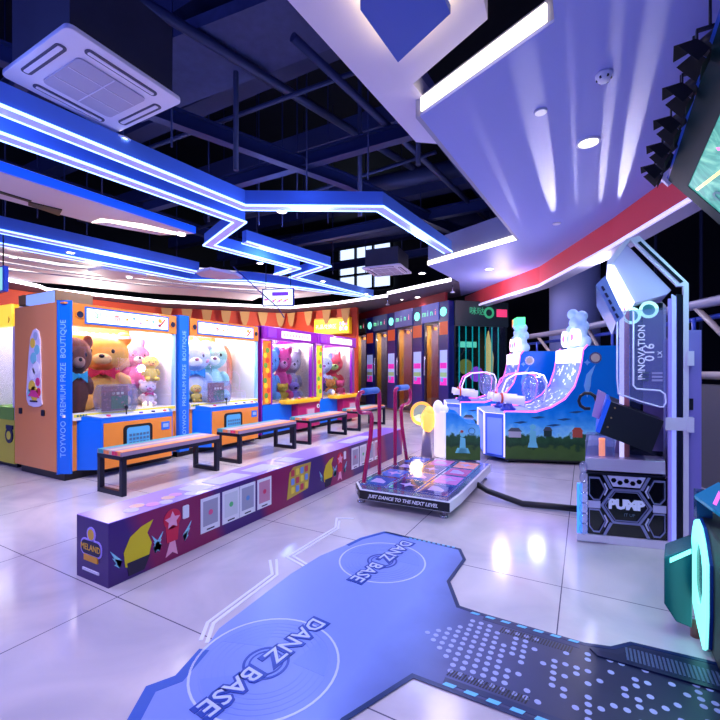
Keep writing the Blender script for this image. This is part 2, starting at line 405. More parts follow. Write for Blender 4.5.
fc = [o for o in COL.objects if o.name == 'cloud_panel'][0]
for (x, y, rx, ry, a) in ((-8.75, 4.5, .12, .5, -.2), (-8.35, 5.9, .13, .55, -.25), (-7.75, 7.2, .12, .45, -.4)):
    q = MB(); q.T = Matrix.Translation((x - fc.location.x, y - fc.location.y, 0)) @ Matrix.Rotation(a, 4, 'Z'); q.prism(circle(0, 0, rx, 20, ry), -.01, 0); q.build('glow_recess', glow('recess_glow', (255, 246, 232), 2.4), fc)
for (x, y) in ((-9.0, 3.9), (-8.7, 5.2)):
    q = MB(); q.box(x - .1 - fc.location.x, x + .1 - fc.location.x, y - .12 - fc.location.y, y + .12 - fc.location.y, -.012, 0); q.build('black_slot', black, fc)
slab('widest pale ceiling panel, filling in behind the wavy panels up to the lit soffit edge', [(-12.0, 3.2), (-12.1, 4.6), (-12.4, 5.5), (-11.55, 8.3), (-8.85, 11.12), (-7.1, 11.1), (-6.9, 9.9), (-8.2, 8.4), (-9.8, 6.0), (-10.6, 3.2)], 3.67, .06, None, 'ceiling_panel', cl)
# big white frame with the blue diamond
t = thing('ceiling_frame', 'large white angular ceiling frame around the glowing blue diamond', 'ceiling panel', (-1.2, 2.4, 3.5))
o = (-1.2, 2.4)
fp = [(-1.66, .2), (-1.58, 1.98), (-1.455, 3.82), (-1.256, 3.97), (-1.15, 3.35), (-1.18, 3.03), (-.544, 2.70), (-.53, 2.45), (-.5, .2)]
MB().prism([(x - o[0], y - o[1]) for x, y in fp], 0, .14).build('panel', floatw, t)
dp = [(-1.16, 2.13), (-1.13, 2.62), (-.7, 2.41), (-.72, 1.9), (-.95, 1.75)]
dc = (sum(p[0] for p in dp) / 5, sum(p[1] for p in dp) / 5)
MB().prism([(x - o[0], y - o[1]) for x, y in dp], -.12, -.07).build('diamond_panel', mat('diamond_blue', (62, 96, 190), .5), t)
mb = MB(); q = [(dc[0] + (x - dc[0]) * .9 - o[0], dc[1] + (y - dc[1]) * .9 - o[1]) for x, y in dp]
mb.prism(q, -.069, -.012); mb.build('halo_light', glow('halo_led', (255, 232, 150), 14.), t)

acw = mat('aircon_white', (222, 218, 236), .5)
acgrill = mat('aircon_grille', (170, 165, 190), .6)
def aircon(label, loc, w, d, hbody, rotz, duct_m):
    t = thing('air_conditioner', label, 'air conditioner', loc, rotz)
    MB().prism(rrect(-w / 2, w / 2, -d / 2, d / 2, .05), 0, .035).build('face_panel', acw, t, bevel=.006)
    MB().box(-w / 2 + .07, w / 2 - .07, -d / 2 + .05, d / 2 - .05, .035, hbody).build('body', duct_m, t)
    g = MB(); g.prism(rrect(-.26, .26, -.26, .26, .04), -.012, 0)
    for i in (-.1, .1): g.box(i - .004, i + .004, -.25, .25, -.016, -.012, 1)
    g.box(-.25, .25, -.004, .004, -.016, -.012, 1)
    g.build('intake_grille', [acgrill, acw], t)
    for s in (-1, 1):
        a = MB(); a.prism(rrect(-.27, .27, s * .365 - .035, s * .365 + .035, .03), -.006, 0, m=0); a.prism(rrect(-.25, .25, s * .365 - .02, s * .365 + .012, .01), -.01, -.006, m=1); a.build('louvre', [mat('louvre_gap', (70, 70, 96), .6), acw], t)
        a = MB(); a.prism(rrect(s * .365 - .035, s * .365 + .035, -.27, .27, .03), -.006, 0); a.prism(rrect(s * .365 - .02, s * .365 + .012, -.25, .25, .01), -.01, -.006, m=1); a.build('louvre', [MATS['louvre_gap'], acw], t)
    return t
acd = mat('aircon_duct', (54, 52, 70), .6, noise=.3, nscale=4)
aircon('white ceiling cassette air conditioner near the top left corner, dark box above it', (-3.43, 1.88, 3.5), .95, .88, .62, 0, acd)
aircon('smaller white ceiling cassette air conditioner in front of the far bright window', (-3.93, 8.5, 3.5), .9, .9, .42, .1, acd)

def downlight(label, x, y, z, r=.07, watts=18, col=(1, .94, .88), group=None, spot=True):
    t = thing('downlight', label, 'ceiling lamp', (x, y, z), 0, group)
    MB().ring((0, 0, -.012), r, r * .78, .012, 24).build('rim', white, t)
    MB().cyl((0, 0, -.006), (0, 0, 0), r * .78, n=24).build('lamp_face', glow('downlight_face', (255, 246, 235), 14.), t)
    if spot:
        l = bpy.data.lights.new('downlight_beam', 'SPOT'); l.energy = watts; l.color = col; l.spot_size = 2.2; l.spot_blend = .8; l.shadow_soft_size = .05
        lo = bpy.data.objects.new('downlight_beam', l); COL.objects.link(lo); lo.location = (x, y, z - .03)
    return t
downlight('lit downlight beside the air conditioner in the blue light channel', -3.86, 2.36, 3.46, .07, 40)
downlight('lit downlight under the bend of the first blue channel', -3.41, 4.16, 3.3, .07, 40)
downlight('lit downlight by the straight part of the zigzag channel', -5.43, 5.98, 3.3, .07, 30)
downlight('lit downlight on the straight channel over the near orange machine', -7.75, 3.83, 3.28, .07, 30)
downlight('lit downlight at the tip of the pointed floating panel', -5.3, 4.13, 3.29, .07, 30)
downlight('lit downlight beside the green hanging sign at the left edge', -9.48, 3.7, 3.4, .08, 30)
downlight('lit downlight on the small pale panel by the cloud panels', -8.75, 5.5, 3.29, .07, 30)
downlight('lit downlight over the purple claw machines beyond the folded channel', -5.27, 7.89, 3.3, .07, 30)
downlight('lit downlight in the tail of the folded blue channel', -5.15, 9.79, 3.3, .07, 30)
downlight('bright lit downlight in the violet soffit above the dance cabinet', .03, 4.32, ZS - .001, .1, 55)
downlight('lit downlight in the far tongue of the violet soffit', -1.73, 8.75, ZS - .001, .09, 50)
downlight('lit downlight in the low ceiling above the karaoke booths', -4.2, 11.15, ZS - .001, .09, 20)
downlight('small lit downlight left of the larger one above the karaoke booths', -4.75, 11.3, ZS - .001, .05, 10)
downlight('lit downlight beside the far air conditioner', -3.3, 9.05, 3.5, .09, 30)
t = thing('sprinkler_cover', 'flat white round cover plate on the violet soffit near its corner', 'ceiling fitting', (-.31, 3.62, ZS)); MB().cyl((0, 0, -.015), (0, 0, 0), .045, .05, n=24).build('cover_plate', white, t)
t = thing('sprinkler_cover', 'flat pale round cover plate on the far part of the violet soffit', 'ceiling fitting', (-.35, 6.5, ZS)); MB().cyl((0, 0, -.012), (0, 0, 0), .05, .055, n=24).build('cover_plate', white, t)
t = thing('smoke_detector', 'white round smoke detector on the violet soffit', 'smoke detector', (.12, 3.38, ZS))
MB().lathe([(.055, 0), (.055, -.02), (.045, -.035), (.035, -.05), (.02, -.056)]).build('housing', white, t)
mb = MB()
for i in range(6): mb.obox((.043 * math.cos(i * PI / 3), .043 * math.sin(i * PI / 3), -.035), (.012, .012, .016), (0, 0, i * PI / 3))
mb.build('vent_slots', black, t)
def pendant(label, x, y):
    t = thing('fire_sprinkler', label, 'sprinkler', (x, y, ZS))
    MB().cyl((0, 0, -.14), (0, 0, 0), .015, n=8).build('pipe', steel, t); MB().lathe([(.012, -.14), (.05, -.17), (.055, -.19), (.01, -.2)], n=14).build('deflector', white, t)
pendant('small white sprinkler hanging above the second karaoke booth', -5.05, 10.95)
pendant('small white sprinkler hanging above the corner karaoke booth', -2.85, 9.98)

# hanging screen, cable and left sign
t = thing('hanging_screen', 'small hanging advert screen above the purple claw machines', 'screen', (-5.88, 7.04, 2.65), .36)
MB().box(-.36, .36, 0, .05, 0, .39).build('casing', mat('screen_casing', (20, 40, 130), .4), t, bevel=.008)
mb = MB(); mb.box(-.33, .33, -.004, 0, .025, .365); mb.box(-.13, .24, -.007, -.004, .23, .31, 1)
mb.box(-.31, -.22, -.007, -.004, .13, .17, 2)
for i in range(9): mb.prism(circle(-.1 + i * .045, .12 + .03 * math.sin(i * 2.1), .028, 10), -.007, -.004, 'y', 2 + i % 3)
mb.build('display', [glow('advert_white', (240, 250, 225), 1.1), glow('advert_purple', (112, 50, 190), .8), glow('advert_pink', (214, 110, 170), .8), glow('advert_gold', (220, 190, 110), .8), glow('advert_lilac', (190, 180, 230), .8)], t)
for x in (-.28, .28): MB().cyl((x, .02, .39), (x, .02, 1.6), .008, n=6).build('hanger', darkmetal, t)
tag(MB().tube([(-6.25, 6.1, 3.35), (-6.05, 6.6, 2.95), (-5.85, 7.0, 2.62), (-5.75, 7.1, 2.4)], .012, 6).build('stay_cable', mat('cable_blue', (40, 50, 130), .5)), 'thin slanting cable beside the hanging advert screen', 'cable')
t = thing('hanging_sign', 'pale green hanging light box cut off by the left edge', 'sign', (-8.2, 3.0, 2.5))
MB().box(-.5, .2, 0, .06, 0, .4).build('casing', mat('sign_blue', (40, 90, 220), .4), t); MB().box(-.48, .15, -.006, 0, .02, .38).build('display', glow('sign_mint', (150, 225, 205), .9), t)
for x in (-.3, .1): MB().cyl((x, .03, .4), (x, .03, 2.0), .01, n=6).build('hanger', darkmetal, t)
# yellow sign over the corner
t = thing('lit_wall_sign', 'yellow lit shop sign behind the far purple claw machine', 'sign', (-7.4, 11.75, 2.46))
MB().box(-.82, .6, 0, .15, 0, .56).build('casing', mat('sign_yellow_case', (250, 190, 0), .4), t)
MB().box(-.8, .58, -.01, 0, .03, .5).build('face', glow('sign_yellow', (255, 205, 0), 1.0), t)
mb = MB(); mb.text('礼品兑换区', .17, Mx((-.32, -.012, .26), FRONT)); mb.build('lettering', glow('sign_letters', (255, 250, 190), 1.6), t)
mb = MB()
for i in range(3):
    for j in range(2): mb.prism(rrect(.22 + i * .11, .3 + i * .11, .12 + j * .16, .25 + j * .16, .03), -.014, -.01, 'y', (i + j) % 2)
mb.build('symbols', [glow('sym_white', (255, 240, 250), 1.4), glow('sym_pink', (230, 150, 190), 1.)], t)
# scalloped drapes on the orange wall
tan = mat('drape_gold', (212, 158, 96), .7)
for i in range(11):
    u = i / 10; x = -11.9 + 2.3 * u if i < 7 else -9.3 + (i - 7) * .75; y = 9.35 + 2.45 * u * 1.4 if i < 7 else 11.9
    if i < 7: x = -12.2 + 2.5 * i / 6; y = 9.0 + 2.75 * i / 6
    a = math.atan2(2.75, 2.5) if i < 7 else 0
    t = MB().prism([(-.17, .5), (.17, .5), (.12, .2), (.05, .02), (-.05, .02), (-.12, .2)], -.05, -.02, 'y').build('wall_pennant', tan, None, (x + .1, y - .12, 2.8), a)
    tag(t, 'gold tapered pennant on the orange wall in the scalloped row', 'pennant', 'gold pennants along the orange wall')
# ------------------------------------------------------------------ plush prizes
def plush(label, loc, rotz, h, fur, *a, slim=1., **kw):
    t = plush_(label, loc, rotz, h, fur, *a, **kw); t.scale = (slim, slim, 1); return t
def plush_(label, loc, rotz, h, fur, muz=None, ears='round', bow=None, belly=None, sit=True, nose=(40, 26, 24), cheeks=None, group=None, name='plush_bear', cat='plush toy'):
    t = thing(name, label, cat, loc, rotz, group)
    fm = mat('fur_%d_%d_%d' % fur, fur, .9, noise=.12, nscale=60)
    b = MB()
    hr = .27 * h; hz = h - hr * .92
    b.ball((0, 0, .27 * h), (.25 * h, .2 * h, .3 * h)); b.ball((0, 0, hz), (hr * 1.15, hr * .95, hr * .92), nu=20, nv=14)
    for s in (-1, 1):
        b.ball((s * .25 * h, -.06 * h, .36 * h), (.08 * h, .08 * h, .16 * h), rot=(.5, s * -.5, 0))
        if sit: b.ball((s * .17 * h, -.2 * h, .09 * h), (.09 * h, .17 * h, .09 * h), rot=(0, 0, s * .25))
        else: b.ball((s * .12 * h, 0, .12 * h), (.085 * h, .1 * h, .16 * h))
        if ears == 'round': b.ball((s * hr * .92, 0, hz + hr * .72), (hr * .36, hr * .22, hr * .36))
        elif ears == 'long': b.ball((s * hr * .5, .02, hz + hr * 1.2), (hr * .24, hr * .16, hr * .62), rot=(0, s * .15, 0))
        elif ears == 'point': b.cyl((s * hr * .62, 0, hz + hr * .45), (s * hr * .95, 0, hz + hr * 1.2), hr * .38, hr * .04, 12)
    o = b.build('body', fm, t); r = o.modifiers.new('weld', 'REMESH'); r.mode = 'VOXEL'; r.voxel_size = max(.008, .018 * h); r.use_smooth_shade = True
    f = MB(); muz = muz or tuple(min(255, x + 30) for x in fur)
    f.ball((0, -hr * .78, hz - hr * .3), (hr * .42, hr * .32, hr * .3)); f.build('muzzle', mat('muz_%d_%d_%d' % muz, muz, .9), t)
    MB().ball((0, -hr * 1.1, hz - hr * .18), (hr * .13, hr * .08, hr * .1), nu=10, nv=6).build('nose', mat('nose_%d_%d_%d' % nose, nose, .3), t)
    for s in (-1, 1): MB().ball((s * hr * .45, -hr * .84, hz + hr * .06), (hr * .09, hr * .06, hr * .11), nu=10, nv=6).build('eye', black, t)
    if cheeks:
        for s in (-1, 1): MB().ball((s * hr * .72, -hr * .66, hz - hr * .25), (hr * .16, hr * .06, hr * .12), nu=10, nv=6).build('cheek', mat('cheek_%d' % cheeks[1], cheeks, .9), t)
    if bow:
        bm_ = mat('bow_%d_%d_%d' % bow, bow, .7); w = MB(); zb = hz - hr * .98
        w.ring((0, 0, zb - .02 * h), .2 * h, .15 * h, .05 * h, 20)
        for s in (-1, 1): w.prism([(0, zb), (s * .15 * h, zb + .07 * h), (s * .15 * h, zb - .09 * h)], -.24 * h, -.2 * h, 'y')
        w.ball((0, -.22 * h, zb), .035 * h, nu=8, nv=6); w.build('bow', bm_, t)
    if belly: MB().ball((0, -.06 * h, .27 * h), (.19 * h, .165 * h, .22 * h)).build('belly', mat('belly_%d_%d_%d' % belly, belly, .9), t)
    return t

def point(name, loc, e, col, r=.08):
    l = bpy.data.lights.new(name, 'POINT'); l.energy = e; l.color = col; l.shadow_soft_size = r
    o = bpy.data.objects.new(name, l); COL.objects.link(o); o.location = loc; return o

def crane(t, w, z):
    """gantry and claw inside a machine"""
    g = MB(); g.box(.12, w - .06, .5, .54, z, z + .04); g.box(w * .56, w * .56 + .04, .1, .88, z - .03, z); g.build('gantry_rail', white, t)
    c = MB(); x = w * .58; c.cyl((x, .5, z), (x, .5, z - .22), .012, n=8); c.lathe([(.02, z - .2), (.06, z - .22), (.06, z - .3), (.03, z - .33)], (x, .5, 0), 14)
    k = c.build('claw', steel, t)
    for i in range(3):
        a = i * 2 * PI / 3 + .4; p = MB(); u = Vector((math.cos(a), math.sin(a), 0))
        p.tube([Vector((x, .5, z - .31)) + u * .03, Vector((x, .5, z - .38)) + u * .1, Vector((x, .5, z - .46)) + u * .11, Vector((x, .5, z - .52)) + u * .05], .009, 6); p.build('prong', steel, k)

def orange_machine(label, Y, w, pil, signtxt):
    t = thing('claw_machine', label, 'claw machine', (-5.12, Y, 0), PI / 2)
    H = 2.03; D = 1.12
    b = MB(); b.box(0, .02, .12, D, .1, H, 1); b.box(w - .02, w, .02, D, .1, H, 1); b.box(.02, w - .02, D - .02, D, .1, H, 1)
    b.box(.085, w - .02, .03, D, .1, .68, 0); b.box(.02, .09, .14, D, .1, .68, 0); b.box(.02, w - .02, .02, D, H - .02, H, 0)
    b.build('cabinet', [orange, orangeside], t)
    MB().box(.05, w - .05, .06, D - .05, 0, .1).build('plinth', black, t)
    p = MB()
    pl = [(0, .13), (.075, -.005), (pil, -.005), (pil, .1), (0, .1)] if pil < .12 else [(0, .12), (.03, -.02), (pil - .03, -.02), (pil, .12)]
    p.prism(pl, .08, H + .02)
    po = p.build('corner_pillar', blue, t, bevel=.004)
    if pil < .12: M = Matrix.Translation((.0355, .0595, 1.05)) @ Matrix.Rotation(-1.064, 4, 'Z') @ Euler(FRONT).to_matrix().to_4x4() @ Matrix.Rotation(PI / 2, 4, 'Z')
    else: M = Matrix.Translation((pil / 2, -.022, 1.05)) @ Euler(FRONT).to_matrix().to_4x4() @ Matrix.Rotation(PI / 2, 4, 'Z')
    q = MB(); q.text('TOYWOO  PREMIUM PRIZE  BOUTIQUE', .088, M)
    q.build('pillar_lettering', mat('letter_sky', (150, 198, 252), .5), po)
    # header
    h = MB(); h.box(pil, w - .01, -.005, .1, 1.77, H); ho = h.build('header', orange, t, bevel=.006)
    x0, x1 = pil + .15, w - .16
    s = MB(); s.box(x0 - .02, x1 + .02, -.012, -.005, 1.8, 2.0, 1); s.box(x0, x1, -.018, -.012, 1.82, 1.98, 0)
    so = s.build('sign_panel', [glow('sign_lit', (252, 250, 246), 1.15), mat('sign_blue_rim', (30, 110, 240), .4)], ho)
    l = MB(); l.text(signtxt[0], .1, Mx((x0 + .12, -.02, 1.9), FRONT), 0); l.text(signtxt[1], .1, Mx((x0 + .3, -.02, 1.9), FRONT), 1)
    for i in range(6): l.prism(star(x0 + .48 + i * .09, 1.9 + .03 * math.sin(i * 2.3), .028, 5), -.021, -.018, 'y', 2 + i % 3)
    l.prism([(x1 - .17, 1.86), (x1 - .12, 1.84), (x1 - .03, 1.95), (x1 - .05, 1.96), (x1 - .12, 1.88)], -.021, -.018, 'y', 1); l.prism(circle(x1 - .12, 1.93, .03), -.021, -.018, 'y', 2)
    l.build('lettering', [mat('let_green', (90, 190, 120), .5), mat('let_red', (225, 80, 80), .5), mat('let_gold', (240, 180, 70), .5), mat('let_sky', (110, 190, 240), .5), mat('let_lilac', (190, 150, 230), .5)], so)
    for x in (pil + .075, w - .075):
        k = MB(); k.cyl((x, -.006, 1.9), (x, -.014, 1.9), .04, n=20); k.ring((x, -.006, 1.9), .046, .038, .012, 20, 1, Euler((PI / 2, 0, 0)).to_matrix().to_4x4()); k.build('speaker', [mat('speaker_navy', (16, 22, 60), .5), orange], ho)
    # glass and inside
    MB().box(pil, w - .04, .03, .036, .76, 1.77).build('front_glass', pane, t)
    MB().box(w - .045, w - .02, .0, .06, .68, 1.77).build('right_frame', mat('frame_sky', (150, 200, 250), .4), t)
    bk = MB(); bk.box(.03, w - .03, D - .05, D - .03, .7, 1.8, 0)
    for i in range(14): bk.box(.06 + i * (w - .12) / 14, .06 + (i + .55) * (w - .12) / 14, D - .056, D - .05, 1.55, 1.8, 1)
    bk.build('back_panel', [cream, yellow], t)
    MB().box(.03, w - .03, .04, D - .05, .72, .75).build('prize_floor', cream, t)
    q = MB(); q.box(.021, .026, .14, D - .06, .75, 1.99); q.box(w - .031, w - .026, .06, D - .06, .75, 1.99); q.build('side_liner', mat('liner_white', (244, 240, 236), .5), t)
    sl = MB(); sl.box(pil, w - .03, -.012, .04, .68, .76, 0); sl.box(pil + .01, w - .04, -.016, -.012, .715, .75, 1)
    for i in range(4): sl.cyl((pil + .05 + i * .03, -.018, .732), (pil + .05 + i * .03, -.014, .732), .012, n=10, m=2)
    sl.build('sill', [mat('sill_white', (236, 236, 230), .4), mat('sill_yellow', (240, 225, 70), .4), mat('dot_teal', (20, 110, 110), .4)], t)
    MB().box(.2, w - .1, .2, D - .2, 1.995, 2.005).build('interior_lamp', glow('claw_lamp', (255, 246, 232), 8.), t)
    crane(t, w, 1.7)
    # console
    c = t
    cx0, cx1 = pil + .06, w - .1
    k = MB(); k.prism([(cx0, .03), (cx0 + .15, -.2), (cx1 - .12, -.2), (cx1, .03)], .1, .66, 'z', 0)
    k.build('console_body', blue, c, bevel=.006)
    f = MB(); f.box(cx0 + .17, cx1 - .14, -.212, -.2, .1, .635); fo = f.build('front_door', orange, c, bevel=.004)
    tp = MB()
    tp.add([(cx0, .03, .66), (cx0 + .15, -.2, .66), (cx1 - .12, -.2, .66), (cx1, .03, .66), (cx0, .03, .73), (cx0 + .15, -.2, .69), (cx1 - .12, -.2, .69), (cx1, .03, .73)], [(0, 1, 2, 3), (4, 7, 6, 5), (0, 4, 5, 1), (1, 5, 6, 2), (2, 6, 7, 3), (3, 7, 4, 0)], 0)
    tp.add([(cx0 + .05, 0, .732), (cx0 + .18, -.18, .699), (cx1 - .15, -.18, .699), (cx1 - .05, 0, .732)], [(0, 1, 2, 3)], 1)
    to = tp.build('control_top', [blue, mat('control_white', (226, 230, 246), .4)], c)
    for i, xx in enumerate((.18, .36, .52, .66, .8)):
        x = cx0 + (cx1 - cx0) * (xx + .05)
        if i == 1: j = MB(); j.cyl((x, -.12, .7), (x, -.12, .79), .008, n=8); j.ball((x, -.12, .8), .022, nu=10, nv=8); j.build('joystick', mat('joystick_black', (20, 18, 26), .3), to)
        else: MB().cyl((x, -.12, .7), (x, -.12, .725), .024, n=14).build('button', mat('button_%d' % i, [(230, 60, 120), 0, (110, 60, 200), (40, 40, 120), (230, 70, 60)][i], .3), to)
    px = cx0 + .42; q = MB(); q.prism(rrect(px - .02, px + .36, .3, .585, .05), -.22, -.212, 'y', 0); q.prism(rrect(px + .02, px + .32, .31, .555, .035), -.224, -.22, 'y', 1)
    for i in range(6):
        for j in range(3): q.box(px + .05 + i * .045, px + .08 + i * .045, -.227, -.224, .345 + j * .05, .375 + j * .05, 2)
    q.build('prize_flap', [black, mat('flap_sky', (90, 175, 225), .2), mat('flap_grey', (70, 110, 150), .3)], fo)
    q = MB(); q.box(cx1 - .3, cx1 - .18, -.22, -.212, .47, .575, 0); q.box(cx1 - .28, cx1 - .2, -.223, -.22, .5, .55, 1); q.build('coin_slot', [blue, mat('coin_plate', (150, 180, 220), .3)], fo)
    # information drum on the console
    gx = cx0 + .42; q = MB()
    side = [(-.2, 0), (-.235, .08), (-.245, .17), (-.235, .26), (-.2, .34), (.2, .34), (.235, .26), (.245, .17), (.235, .08), (.2, 0)]
    q.prism([(gx + x, .745 + z) for x, z in side], -.1, .02, 'y'); q.build('display_drum', acrylic, c)
    q = MB(); q.box(gx - .17, gx + .15, -.03, -.02, .76, 1.06, 0); q.box(gx - .06, gx + .15, -.034, -.03, .78, .94, 1)
    for i in range(3): q.box(gx - .05 + i * .055, gx - .015 + i * .055, -.036, -.034, .955, .985, 2)
    for i in range(24): q.prism(circle(gx - .15 + random.random() * .27, .775 + random.random() * .27, .011, 6), -.036, -.034, 'y', 3)
    q.build('display_card', [mat('card_brown', (128, 76, 70), .6), mat('card_green', (66, 110, 60), .6), mat('card_white', (235, 225, 210), .6), mat('card_rose', (170, 110, 110), .6)], c)
    return t
m1 = orange_machine('orange and blue claw machine nearest the camera with the golden and brown bears', 2.45, 1.47, .1, ('第', '一番'))
MB().box(1.17, 1.43, .56, .84, .75, 1.0).build('display_stand', acrylic, m1)
# side window of the near machine
q = MB(); sh = [(.45, .92), (.43, .86), (.5, .83), (.62, .82), (.74, .84), (.79, .9), (.8, 1.0), (.74, 1.45), (.7, 1.65), (.64, 1.73), (.58, 1.75), (.52, 1.72), (.48, 1.62), (.46, 1.3)]
q.prism(sh, -.012, 0, 'x', 0)
for (y, z, r, m) in ((.57, 1.66, .05, 1), (.64, 1.58, .06, 2), (.54, 1.5, .06, 3), (.62, 1.4, .07, 3), (.56, 1.28, .08, 4), (.65, 1.22, .07, 4), (.52, 1.12, .05, 5), (.66, 1.06, .08, 2), (.6, .98, .09, 2), (.5, 1.0, .05, 6), (.72, .98, .05, 3)):
    q.prism(circle(y, z, r, 12), -.016, -.012, 'x', m)
q.prism([(.47, .93), (.75, .95), (.66, 1.02), (.56, 1.02)], -.018, -.016, 'x', 5); q.box(-.018, -.016, .52, .7, .88, .9, 7)
q.build('side_window', [mat('win_pale', (222, 214, 236), .3), mat('win_grey', (170, 180, 200), .4), mat('win_yellow', (245, 205, 60), .5), mat('win_teal', (130, 205, 210), .5), mat('win_white', (246, 240, 244), .5), mat('win_pink', (225, 60, 130), .5), mat('win_red', (220, 50, 70), .5), mat('win_ink', (50, 40, 60), .5)], m1)
for y in (.42, .96): MB().prism(rrect(y - .035, y + .035, .725, .795, .01), -.01, 0, 'x').build('side_lock', black, m1)
m2 = orange_machine('second orange and blue claw machine with pale blue and mint plush', 3.92, 1.68, .22, ('玩', '一番'))

def inm(Y, x, y, z): return (-5.12 - y, Y + x, z)   # a spot inside a machine of the row
plush('brown standing teddy bear with a blue bow, left in the nearest orange machine', inm(2.45, .24, .24, .75), PI / 2 - .1, .9, (128, 76, 56), (196, 146, 116), bow=(70, 200, 215), sit=False, slim=.66)
plush('golden sitting teddy bear with a red neck bow in the nearest orange machine', inm(2.45, .72, .5, .75), PI / 2 - .55, .98, (248, 184, 84), (252, 205, 130), bow=(215, 24, 56))
plush('cream teddy bear behind the golden bear in the nearest orange machine', inm(2.45, 1.04, .86, .75), PI / 2 - .5, .9, (250, 216, 150), (255, 240, 210))
plush('small pink plush rabbit at the right back of the nearest orange machine', inm(2.45, 1.31, .7, 1.0), PI / 2 - .3, .62, (240, 120, 165), (255, 220, 225), ears='long')
plush('small yellow plush duckling at the far right of the nearest orange machine', inm(2.45, 1.31, .36, 1.1), PI / 2 - .3, .36, (250, 215, 80), (245, 160, 50), ears=None, name='plush_duck')
plush('small white and pink plush dog low at the right of the nearest orange machine', inm(2.45, 1.28, .38, .75), PI / 2 - .3, .36, (250, 232, 236), (235, 150, 190), bow=(210, 60, 120), name='plush_dog')
plush('white and pale blue plush bear with a blue vest left in the second orange machine', inm(3.92, .66, .5, .75), PI / 2 - .4, .96, (206, 228, 246), (250, 250, 252), belly=(240, 244, 250), bow=(40, 150, 210), cheeks=(240, 150, 170), nose=(150, 50, 70))
plush('round mint green plush cat in the middle of the second orange machine', inm(3.92, 1.12, .62, .75), PI / 2 - .4, 1.0, (176, 236, 214), (235, 255, 245), ears='point', nose=(120, 30, 60), name='plush_cat')
plush('tiny yellow plush chick at the bottom of the second orange machine', inm(3.92, .58, .3, .75), PI / 2 - .4, .28, (252, 214, 90), (250, 160, 60), ears=None, name='plush_chick')
t = thing('oval_plush_cushion', 'peach oval ring cushion standing on the right of the second orange machine', 'cushion', inm(3.92, 1.4, .62, .75), PI / 2)
q = MB(); q.tube([(.17 * math.cos(a * PI / 12), 0, .5 + .42 * math.sin(a * PI / 12)) for a in range(24)], .07, 10, closed=True); q.build('ring_body', mat('peach_plush', (248, 170, 130), .9), t)
MB().prism(circle(0, .5, .15, 20, .38), -.02, .02, 'y').build('inner_pad', mat('peach_pale', (252, 214, 186), .9), t)

def purple_machine(label, Y, w, art):
    t = thing('claw_machine', label, 'claw machine', (-5.12, Y, 0), PI / 2)
    H = 2.06; D = 1.1
    b = MB(); b.box(0, .03, .0, D, .08, H, 0); b.box(w - .04, w, 0, D, .08, H, 0); b.box(.03, w - .04, D - .03, D, .08, H, 0); b.box(.03, w - .04, .02, D, .08, .62, 1); b.box(.03, w - .04, .02, D, H - .03, H, 0)
    b.build('cabinet', [purple, magenta], t)
    MB().box(.04, w - .04, .05, D - .05, 0, .08).build('plinth', black, t)
    h = MB(); h.box(0, w, -.06, .06, 1.82, H); ho = h.build('header', purple, t, bevel=.02)
    s = MB(); s.box(.5, w - .25, -.07, -.06, 1.87, 2.0, 0)
    for i in range(9): s.box(.55 + i * (w - .85) / 9, .55 + (i + .6) * (w - .85) / 9, -.073, -.07, 1.9, 1.965, 1)
    s.build('sign_panel', [glow('purple_sign', (248, 240, 230), 1.1), mat('purple_sign_marks', (225, 180, 190), .5)], ho)
    MB().box(.1, .34, -.075, -.06, 1.86, 2.03).build('header_badge', mat('badge_violet', (150, 60, 240), .3), ho, bevel=.01)
    a = MB(); a.box(.05, .25, -.01, .01, .64, 1.8, 0)
    for i in range(12): a.prism(circle(.09 + .12 * random.random(), .7 + i * .092, .05, 10), -.013, -.01, 'y', 1 + i % 3)
    a.build('art_panel', art, t)
    for x in (.25, w - .16): MB().box(x, x + .035, -.012, .04, .62, 1.82).build('glass_post', purple, t)
    MB().box(w - .08, w - .04, -.01, .03, .62, 1.82).build('glass_post', mat('post_steel', (150, 120, 170), .3, .5), t)
    MB().box(.285, w - .08, .02, .026, .64, 1.82).build('front_glass', pane, t)
    MB().box(.04, w - .05, D - .06, D - .04, .6, 1.84).build('back_panel', mat('back_beige', (236, 222, 200), .6), t)
    MB().box(.04, w - .05, .03, D - .06, .62, .65).build('prize_floor', cream, t)
    q = MB(); q.box(.031, .036, .06, D - .06, .65, 1.84); q.box(w - .046, w - .041, .06, D - .06, .65, 1.84); q.build('side_liner', MATS['back_beige'], t)
    MB().box(.2, w - .1, .2, D - .2, 2.015, 2.025).build('interior_lamp', MATS['claw_lamp'], t)
    crane(t, w, 1.74)
    MB().box(.02, w * .52, -.02, .02, .09, .62).build('lower_panel', blue, t)
    c = MB(); c.prism([(w * .5, .02), (w * .52, -.16), (w - .04, -.16), (w, .02)], .09, .6); co = c.build('console_body', magenta, t, bevel=.008)
    s = MB(); s.prism([(w * .3, .02), (w * .32, -.14), (w * .4, -.22), (w - .1, -.22), (w, -.12), (w, .02)], .6, .68); so = s.build('control_shelf', yellow, t, bevel=.02)
    for i in range(4): MB().cyl((w * (.45 + .13 * i), -.12, .68), (w * (.45 + .13 * i), -.12, .7), .03, n=14).build('button', mat('pbutton_%d' % (i % 2), [(235, 230, 220), (220, 90, 50)][i % 2], .3), so)
    q = MB(); q.box(w * .68, w * .86, -.17, -.16, .28, .48, 0); q.box(w * .7, w * .84, -.174, -.17, .3, .46, 1); q.build('coin_door', [mat('coin_rose', (200, 90, 140), .4), mat('coin_grey', (200, 170, 190), .4)], co)
    q = MB(); q.cyl((w * .93, -.16, .5), (w * .93, -.175, .5), .045, n=18); q.cyl((w * .93, -.175, .5), (w * .93, -.18, .5), .02, n=12, m=1); q.build('key_lock', [white, black], co)
    return t
